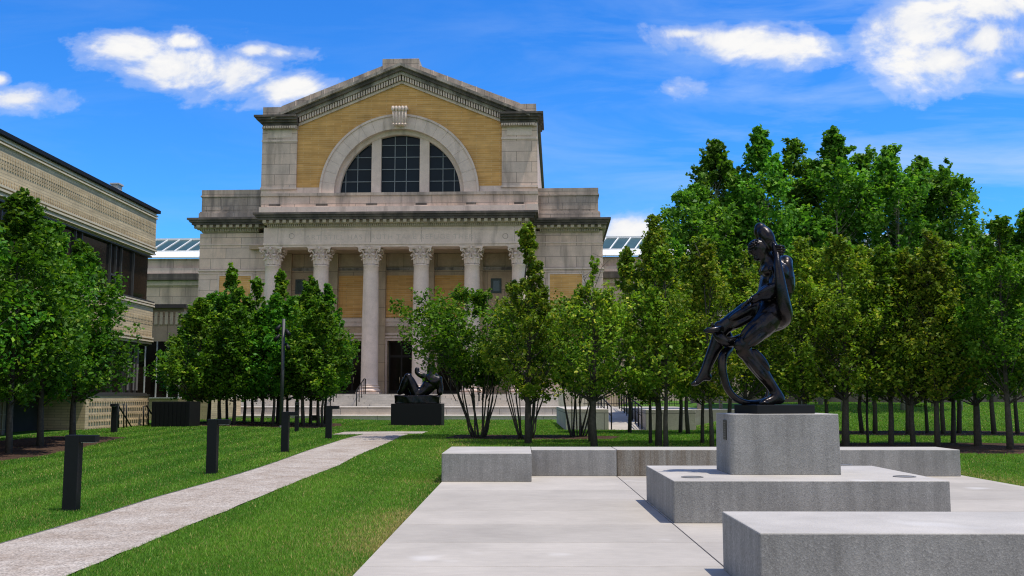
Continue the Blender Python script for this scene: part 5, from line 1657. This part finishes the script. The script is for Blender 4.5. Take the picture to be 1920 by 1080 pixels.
def make_tree(name, base, H, zb, R, shape, leaf, label, group, seed, ln=.15, cover=3.0, tr=.08, nclu=150, stems=1, gaps=.35, off=(0, 0), barkm=None, extra=None, sigk=1.0, twigs=46, bare=0, cat='tree'):
    r = np.random.default_rng(seed)
    root = empty(name, base)
    sh = SHAPES[shape]
    sx = [a for a, _ in sh]; sy = [b for _, b in sh]
    t = r.uniform(0, 1, nclu * 3) ** .92
    az = r.uniform(0, 2 * np.pi, nclu * 3)
    lump = 1 + .16 * np.sin(az * 2 + r.uniform(0, 6) + t * 5) + .13 * np.sin(az * 3 - t * 9 + r.uniform(0, 6)) + .10 * np.sin(t * 23 + az + r.uniform(0, 6))
    rad = R * np.interp(t, sx, sy) * lump * r.uniform(.05, 1, nclu * 3) ** .5
    C = np.stack([rad * np.cos(az) + off[0] * np.sin(t * np.pi * .6), rad * np.sin(az) + off[1] * t, zb + (H - zb) * t], -1)
    # openings in the crown
    ph = r.uniform(0, 6, 6); k = 2.3 / max(R, .8)
    g = np.sin(C[:, 0] * k * 1.7 + ph[0]) * np.sin(C[:, 1] * k * 1.6 + ph[1]) + np.sin(C[:, 2] * k * 1.5 + ph[2] + C[:, 0] * k) * .8 + r.normal(0, .35, len(C))
    order = np.argsort(-g)[: int(nclu * 3 * (1 - gaps))]
    C = C[np.sort(order)]
    C = C[r.permutation(len(C))[:nclu]]
    # a leading shoot
    nt = 6 if shape in ('tall', 'peak', 'broad', 'oval') else max(4, nclu // 18)
    C = np.concatenate([C, np.stack([r.normal(0, .05 * R, nt), r.normal(0, .05 * R, nt), np.linspace(H - (H - zb) * .20, H + .05, nt)], -1)])
    sig = np.full(len(C), .20 * sigk * (R / 1.4) ** .5) * r.uniform(.7, 1.3, len(C)); sig[-nt:] *= .55
    sig *= np.clip(1.25 * np.interp((C[:, 2] - zb) / (H - zb), sx, sy), .5, 1.0)
    if extra is not None:
        C = np.concatenate([C, np.array(extra)]); sig = np.concatenate([sig, np.full(len(extra), .2)])
    area = 2 * R * (H - zb) * .78
    n = int(cover * area / (.36 * ln * ln * .55))
    me = leaf_mesh('crown', C, sig, n, ln, leaf, r)
    crown = bpy.data.objects.new('crown', me); COL.objects.link(crown); crown.parent = root
    # trunk, limbs and twigs
    mb = MB()
    if stems == 1:
        nn = 7
        lx, ly = r.normal(0, .035, 2); tr = tr * r.uniform(.85, 1.2)
        pts = [(r.normal(0, .03) * (k > 0) + lx * min(k, 3) * .6, r.normal(0, .03) * (k > 0) + ly * min(k, 3) * .6, -.1 + (H * .93 + .1) * k / (nn - 1)) for k in range(nn)]
        rr = [tr * 1.25, tr] + [tr * (1 - .9 * k / (nn - 1)) for k in range(2, nn)]
        mb.tube(pts, rr, 9)
        for i in range(min(twigs, len(C))):
            c = C[i]; q = math.hypot(c[0], c[1])
            z0 = max(zb * .85, c[2] - q * r.uniform(.7, 1.5)); z0 = min(z0, H * .9)
            rb = max(.008, tr * .36 * (1 - z0 / H))
            mid = (c[0] * .45, c[1] * .45, z0 + (c[2] - z0) * .36)
            mb.tube([(0, 0, z0), mid, tuple(c)], [rb, rb * .7, .004], 5, False)
    else:
        for s in range(stems):
            a = 2 * math.pi * s / stems + r.uniform(-.3, .3); fan = r.uniform(.5, 1.15)
            ex, ey = R * .62 * fan * math.cos(a), R * .62 * fan * math.sin(a)
            hs = H * r.uniform(.72, .92)
            b0 = r.uniform(.06, .24); pts = [(b0 * math.cos(a), b0 * math.sin(a), -.1), (b0 * 1.3 * math.cos(a) + ex * .12, b0 * 1.3 * math.sin(a) + ey * .12, .3), (ex * .64 + r.normal(0, .04), ey * .64 + r.normal(0, .04), hs * .33),
                   (ex * .86 + r.normal(0, .06), ey * .86 + r.normal(0, .06), hs * .64), (ex, ey, hs)]
            q = tr * r.uniform(.55, .9)
            mb.tube(pts, [q * 1.2, q, q * .75, q * .5, .008], 7)
        for i in range(min(twigs, len(C))):
            c = C[i]; z0 = max(zb * .7, c[2] - math.hypot(c[0], c[1]) * .9 - .2)
            f_ = .45
            mb.tube([(c[0] * f_, c[1] * f_, z0), (c[0] * .75, c[1] * .75, z0 + (c[2] - z0) * .5), tuple(c)], [.018, .012, .004], 4, False)
    for i in range(bare):
        a = r.uniform(0, 2 * math.pi); z0 = H * r.uniform(.45, .85); l = r.uniform(.5, 1.3)
        d = Vector((math.cos(a) * .45, math.sin(a) * .45, 1)).normalized()
        p0 = Vector((0, 0, z0)); p1 = p0 + d * l
        mb.tube([p0, p0.lerp(p1, .5) + Vector((r.normal(0, .04), 0, 0)), p1], [.016, .011, .004], 4, False)
        for j in range(4):
            q0 = p0.lerp(p1, r.uniform(.3, .9)); mb.tube([q0, q0 + Vector((r.normal(0, .2), r.normal(0, .2), r.uniform(.1, .4)))], [.007, .003], 4, False)
    mb.build('trunk', barkm or bark, root)
    tag(root, label, cat, group)
    return root

def plant(px, Y, top, hw, bot, shape, leaf, label, group, seed, name='hornbeam_tree', trpx=11, cover=2.8, **kw):
    x = P(px, 790, Y).x
    b = Vector((x, Y, gh(x, Y)))
    H = P(px, top, Y).z - b.z - .12; zb = P(px, bot, Y).z - b.z
    R = hw * Y / FPX
    ln = kw.pop('ln', min(.19, max(.12, Y * .0042)))
    if kw.get('extra') is not None:
        kw['extra'] = [tuple(P(a, c, Y + d) - b) for a, c, d in kw['extra']]
    return make_tree(name, b, H, zb, R, shape, leaf, label, group, seed, ln=ln, cover=cover, tr=trpx * .74 * Y / FPX / 2, **kw)

G1 = 'dark green trees beside the brick office building'
make_tree('maple_tree', Vector((-13.3, 22.6, gh(-13.3, 22.6))), 6.3, 1.8, 1.65, 'oval', leaf_dark, 'dark green tree cut by the left picture edge beside the office building', G1, 1, .12, 3.2, .08, 190)
plant(20, 25.7, 362, 100, 742, 'oval', leaf_dark, 'dark green dense tree on the nearest thick trunk at the left edge of the picture', G1, 2, 'maple_tree', 17, 4.2, nclu=260, gaps=.25)
plant(78, 28.4, 420, 92, 748, 'oval', leaf_dark, 'dark green dense tree on the second trunk in the bed beside the office building', G1, 3, 'maple_tree', 16, 4.2, nclu=260, gaps=.25)
plant(138, 31.0, 458, 84, 742, 'oval', leaf_dark, 'dark green dense tree on the third trunk of the bed, before the brick wall', G1, 4, 'maple_tree', 14, 4.2, nclu=260, gaps=.25)

G2 = 'grove of trees before the museum steps'
grove = [(352, 47.5, 585, 62), (371, 45, 562, 66), (391, 48.5, 552, 58), (412, 46, 552, 50), (426, 48, 503, 46), (438, 44.6, 540, 54), (457, 47, 555, 50), (474, 48.8, 523, 40), (490, 45.4, 575, 54), (511, 44.8, 556, 56), (520, 48.6, 508, 36),
         (539, 47, 556, 52), (556, 49, 560, 50), (569, 45.2, 530, 52), (582, 47.6, 524, 46), (597, 46.3, 575, 54), (605, 44.8, 570, 56), (610, 48.4, 538, 42)]
for i, (px, Y, top, hw) in enumerate(grove):
    plant(px, Y, top, hw * 1.02, 742 + (i * 7) % 9 - 4, 'conic' if i % 3 else 'spire', leaf_dark if i % 3 != 1 else leaf_mid,
          'grove tree on the %s dark trunk counted rightwards from the black screen' % ORD[i], G2, 20 + i, 'oak_tree', 7.5, 3.9, nclu=150, gaps=.26, ln=.15)

G3 = 'multi-stemmed trees behind the benches'
plant(899, 34, 548, 96, 722, 'vase', leaf_mid, 'multi-stemmed tree whose branches arch over the reclining sculpture', G3, 60, 'multi_stem_tree', 6, 4.6, nclu=270, ln=.12, stems=14, off=(-.45, 0), gaps=.3, cat='tree',
      extra=[(745, 580, 0), (752, 590, .1), (760, 588, 0), (770, 600, .1), (778, 615, 0), (765, 630, -.2), (775, 645, 0), (790, 600, 0), (790, 570, .1), (805, 560, 0), (800, 620, .2), (795, 655, 0), (785, 670, .1), (815, 590, 0), (820, 640, 0), (812, 690, 0), (800, 700, .1), (825, 560, 0)])
plant(984, 33.4, 560, 76, 725, 'vase', leaf_mid, 'multi-stemmed tree in the middle of the round mulch bed, behind the spire-topped tree', G3, 61, 'multi_stem_tree', 5.6, 4.0, nclu=200, ln=.12, stems=13, gaps=.28)
plant(1083, 34.6, 556, 70, 728, 'vase', leaf_mid, 'multi-stemmed tree standing right before the pale ramp planter wall', G3, 62, 'multi_stem_tree', 5.6, 4.0, nclu=190, ln=.12, stems=13, gaps=.28)

G4 = 'slim trees in the row behind the rear bench'
row = [(990, 30.5, 428, 80, 'spire', 15, 3), (1107, 31.5, 560, 50, 'column', 7, 0), (1114, 29, 488, 82, 'column', 14, 8), (1219, 30.4, 450, 60, 'column', 8, 2), (1234, 29.2, 408, 74, 'spire', 13, 8), (1248, 28.2, 468, 66, 'column', 10, 4),
       (1316, 30.4, 452, 62, 'column', 8, 4), (1334, 28.6, 462, 66, 'column', 11, 5), (1402, 30, 470, 68, 'column', 11, 10), (1450, 31, 465, 70, 'oval', 11, 2), (1512, 29.4, 452, 74, 'column', 12, 2), (1584, 29.2, 450, 84, 'oval', 15, 2),
       (1626, 30.6, 470, 54, 'column', 6, 2), (1669, 29.4, 462, 72, 'oval', 11, 2), (1711, 29.0, 470, 72, 'column', 13, 4), (1756, 28.6, 436, 74, 'column', 14, 8), (1785, 30.2, 462, 64, 'column', 11, 2), (1831, 28.8, 432, 70, 'oval', 14, 1), (1892, 27.2, 418, 80, 'oval', 16, 2), (1946, 28.0, 405, 78, 'oval', 14, 2)]
side = ['left of the ramp, with a narrow spire', 'thin trunk beside the ramp planter wall', 'thick trunk before the ramp planter wall', 'thin trunk in front of the ramp', 'dark trunk beside the far ramp block', 'pale trunk beside the far ramp block',
        'black slim trunk just left of the statue pedestal', 'grey trunk touching the left of the pedestal', 'behind the bent knees of the statue', 'behind the back of the statue', 'rising behind the right end of the pedestal', 'thick trunk just right of the pedestal',
        'thin trunk, second right of the pedestal', 'third trunk right of the pedestal', 'fourth trunk right of the pedestal', 'fifth trunk right of the pedestal', 'sixth trunk right of the pedestal', 'seventh trunk right of the pedestal, past the bench end', 'thick trunk in the bare mulch near the right edge', 'crown cut by the right picture edge']
for i, (px, Y, top, hw, shp, tw, bare) in enumerate(row):
    lf = leaf_mid if i in (1, 13, 17, 18, 19) else leaf_olive
    plant(px, Y, top - 6, hw, 748 - (i * 5) % 14, 'conic' if shp == 'column' else shp, lf, 'slim hornbeam behind the bench, ' + side[i], G4, 80 + i, 'hornbeam_tree', tw, 2.7 if i not in (2, 4, 8) else 2.0, nclu=230, gaps=.30, bare=bare, twigs=80, sigk=.82, ln=.098)

G5 = 'trees in the far row at the foot of the bank'
far = [(1180, 38, 470, 62), (1275, 38.5, 455, 60), (1290, 37.5, 480, 56), (1365, 38, 500, 60), (1430, 38.5, 470, 60), (1500, 38, 460, 60), (1550, 37.5, 470, 62), (1616, 37.6, 478, 60), (1640, 37.0, 470, 60), (1701, 36.8, 468, 62), (1738, 37.4, 470, 56), (1768, 36.6, 474, 60), (1797, 37.2, 455, 60), (1863, 36.4, 445, 64), (1907, 36.8, 430, 62), (1950, 36.4, 430, 60)]
fl = ['behind the thin trunk in front of the ramp', 'between the far ramp block and the statue', 'just left of the statue foot', 'behind the statue serpent tail', 'behind the statue legs', 'behind the statue back', 'behind the pedestal right corner',
      'first dark trunk right of the pedestal', 'second dark trunk right of the pedestal', 'third dark trunk right of the pedestal', 'fourth dark trunk right of the pedestal', 'fifth dark trunk right of the pedestal', 'sixth dark trunk right of the pedestal', 'seventh dark trunk right of the pedestal', 'eighth dark trunk right of the pedestal', 'crown cut by the right picture edge']
for i, (px, Y, top, hw) in enumerate(far):
    plant(px, Y, top, hw, 738 - (i * 5) % 12, 'conic', leaf_mid if i % 2 else leaf_olive, 'far row tree below the bank, ' + fl[i], G5, 120 + i, 'hornbeam_tree', 9, 2.6, nclu=170, gaps=.28, ln=.125)

G6 = 'tall trees towering behind the statue'
tall = [(1312, 45, 350, 64), (1352, 47, 268, 76), (1440, 46, 250, 72), (1502, 48, 266, 54), (1582, 46, 250, 76), (1640, 49, 292, 62), (1694, 46.5, 282, 66), (1752, 48, 300, 58), (1802, 46.5, 304, 46), (1398, 49, 330, 60), (1540, 49.5, 320, 60)]
tl = ['lowest, leftmost one above the white skylight roof', 'narrow peaked one left of the statue head', 'highest peak just right of the statue head', 'rounded top between the two highest peaks', 'highest single pointed crown in the middle', 'broad shoulder right of the highest pointed crown', 'flat crown fourth from the right end', 'crown third from the right end, dark inside', 'ragged crown at the right end against the sky', 'hidden one filling the gap behind the statue head', 'hidden one left of the highest pointed crown']
for i, (px, Y, top, hw) in enumerate(tall):
    plant(px, Y, top - 4, hw * (1.08 if i in (1, 2, 4) else 1.25), 560, 'peak' if i in (1, 2, 4) else 'tall', leaf_tall, 'tall green tree behind the statue, ' + tl[i], G6, 160 + i, 'birch_tree', 9, 3.6, nclu=280, gaps=.26, barkm=bark_pale, bare=12 if i in (1, 2, 6) else 0, twigs=90)

# ------------------------------------------------------------------ grass
def in_poly(x, y, poly):
    ins = np.zeros(len(x), bool)
    n = len(poly)
    for i in range(n):
        x0, y0 = poly[i]; x1, y1 = poly[(i + 1) % n]
        if y0 == y1: continue
        c = ((y0 > y) != (y1 > y)) & (x < (x1 - x0) * (y - y0) / (y1 - y0) + x0)
        ins ^= c
    return ins

def build_grass(N):
    r = np.random.default_rng(3)
    Y = np.exp(r.uniform(math.log(6.0), math.log(57), N))
    X = r.uniform(-1, 1, N) * (.56 * Y + 2.0)
    keep = ~((X > PX0 - .012) & (X < PX1 + .012) & (Y < PY1 + .01))
    keep &= ~in_poly(X, Y, PATH_POLY)
    keep &= ~((X > CROSS[0]) & (X < CROSS[1]) & (Y > CROSS[2] - .05) & (Y < CROSS[3]))
    for b in BEDS:
        keep &= ~(in_poly(X, Y, b) & (r.uniform(0, 1, N) > .015))
    keep &= ~((X < XB + .05) & (Y < 45.2)) & ~((X < -17) & (Y > 45))
    keep &= ~((X > 1.7) & (X < 7.1) & (Y > 40.95)) & ~((X > 5) & (Y > 43) & (X < 12.2))
    keep &= ~((X > -6.6) & (X < -3.7) & (Y > 46.9) & (Y < 48.4))
    X = X[keep]; Y = Y[keep]; n = len(X)
    Z = ground_h(X, Y) - .004
    nz = .5 + .25 * np.sin(X * 1.3 + Y * .37) + .25 * np.sin(X * .45 - Y * .9 + 1.3) + .18 * np.sin(X * 3.1 + Y * 2.2) * np.sin(Y * 1.7 - X)
    tuft = .5 + .5 * np.sin(X * 19.1 + 3 * np.sin(Y * 5.3)) * np.sin(Y * 17.3 + 3 * np.sin(X * 6.1)) + r.normal(0, .12, n)
    stripe = .5 + .5 * np.tanh(2.5 * np.sin((X + .12 * np.sin(Y * .35)) * 2 * np.pi / 1.25))
    left = X < PX0
    h = (.020 + .010 * nz + .020 * tuft) * r.uniform(.6, 1.35, n) * (1 + .012 * np.maximum(0, Y - 12))
    w = np.maximum(.003, Y * .00042) * r.uniform(.7, 1.3, n)
    az = r.uniform(0, 2 * np.pi, n)
    lean = r.uniform(.1, .75, n) * h
    la = r.uniform(0, 2 * np.pi, n)
    ca, sa = np.cos(az) * w, np.sin(az) * w
    v = np.empty((n, 3, 3), np.float32)
    v[:, 0] = np.stack([X - ca, Y - sa, Z], -1)
    v[:, 1] = np.stack([X + ca, Y + sa, Z], -1)
    v[:, 2] = np.stack([X + np.cos(la) * lean, Y + np.sin(la) * lean, Z + h], -1)
    g1 = np.array([.078, .205, .018]); g2 = np.array([.185, .345, .036]); dry = np.array([.50, .40, .15])
    f = np.clip(.42 + .6 * (nz - .5) + .60 * (stripe - .5) * (X < -5) - .10 * (X < -5) + .25 * (stripe - .5) * (X >= -5) + .16 * (X >= -5) + .30 * (tuft - .5) + r.normal(0, .24, n), 0, 1)[:, None]
    c = g1 * (1 - f) + g2 * f
    de = PX0 - X                      # distance from the paving edge
    pd = np.exp(-np.clip(de, 0, 9) / .55) * (de > 0) * (.25 + .75 * sm(.35, .8, nz + .12 * np.sin(Y * 2.3))) * .9
    pd = np.maximum(pd, np.exp(-np.abs(X - PX1 - .3) / .5) * (X > PX1) * .55)
    pd = np.maximum(pd, .55 * np.exp(-((X - 7.9) ** 2 / .5 + (Y - 43.5) ** 2 / 3)))
    pd = np.maximum(pd, .10 * (X > PX0 - 5) * (X < PX0) * sm(.5, .9, nz))
    pd = np.maximum(pd, .06 + .10 * sm(.75, 1.1, .5 + .5 * np.sin(X * 2.1 + 2 * np.sin(Y * .9)) * np.sin(Y * 1.3 + X)))
    isd = r.uniform(0, 1, n) < pd
    c[isd] = dry * r.uniform(.7, 1.15, (isd.sum(), 1))
    col = np.concatenate([c, np.ones((n, 1))], 1).astype(np.float32)
    me = bpy.data.meshes.new('lawn_grass')
    me.vertices.add(3 * n); me.vertices.foreach_set('co', v.ravel())
    me.loops.add(3 * n); me.loops.foreach_set('vertex_index', np.arange(3 * n, dtype=np.int32))
    me.polygons.add(n); me.polygons.foreach_set('loop_start', np.arange(0, 3 * n, 3, dtype=np.int32)); me.polygons.foreach_set('loop_total', np.full(n, 3, dtype=np.int32))
    me.update(calc_edges=True)
    at = me.color_attributes.new('blade_colour', 'FLOAT_COLOR', 'POINT')
    at.data.foreach_set('color', np.repeat(col, 3, axis=0).ravel())
    me.materials.append(grass_m)
    o = bpy.data.objects.new('lawn_grass', me); COL.objects.link(o)
    tag(o, 'short mown green lawn grass around the paving and path', 'grass', kind='stuff')
build_grass(2300000)

# ------------------------------------------------------------------ steel edging of the gravel path
def edging(pts, label):
    L = eased([PG(*q) for q in pts], 70)
    v = []; f = []
    for i, p in enumerate(L):
        a = L[max(i - 1, 0)]; b = L[min(i + 1, len(L) - 1)]
        d = (b - a).normalized(); nrm = Vector((-d.y, d.x)) * .006
        z = gh(p.x, p.y)
        for q, h in ((p - nrm, -.05), (p - nrm, .022), (p + nrm, .022), (p + nrm, -.05)): v.append((q.x, q.y, z + h))
    for i in range(len(L) - 1):
        for j in range(3): f.append((i * 4 + j, i * 4 + j + 1, i * 4 + j + 5, i * 4 + j + 4))
    m = MB(); m.add(v, f)
    tag(m.build('path_edging', mat_simple('grey_edging_steel', (.13, .12, .115), .7)), label, 'edging')
edging(pathL, 'thin dark steel edging between the gravel path and the lawn with bollards')
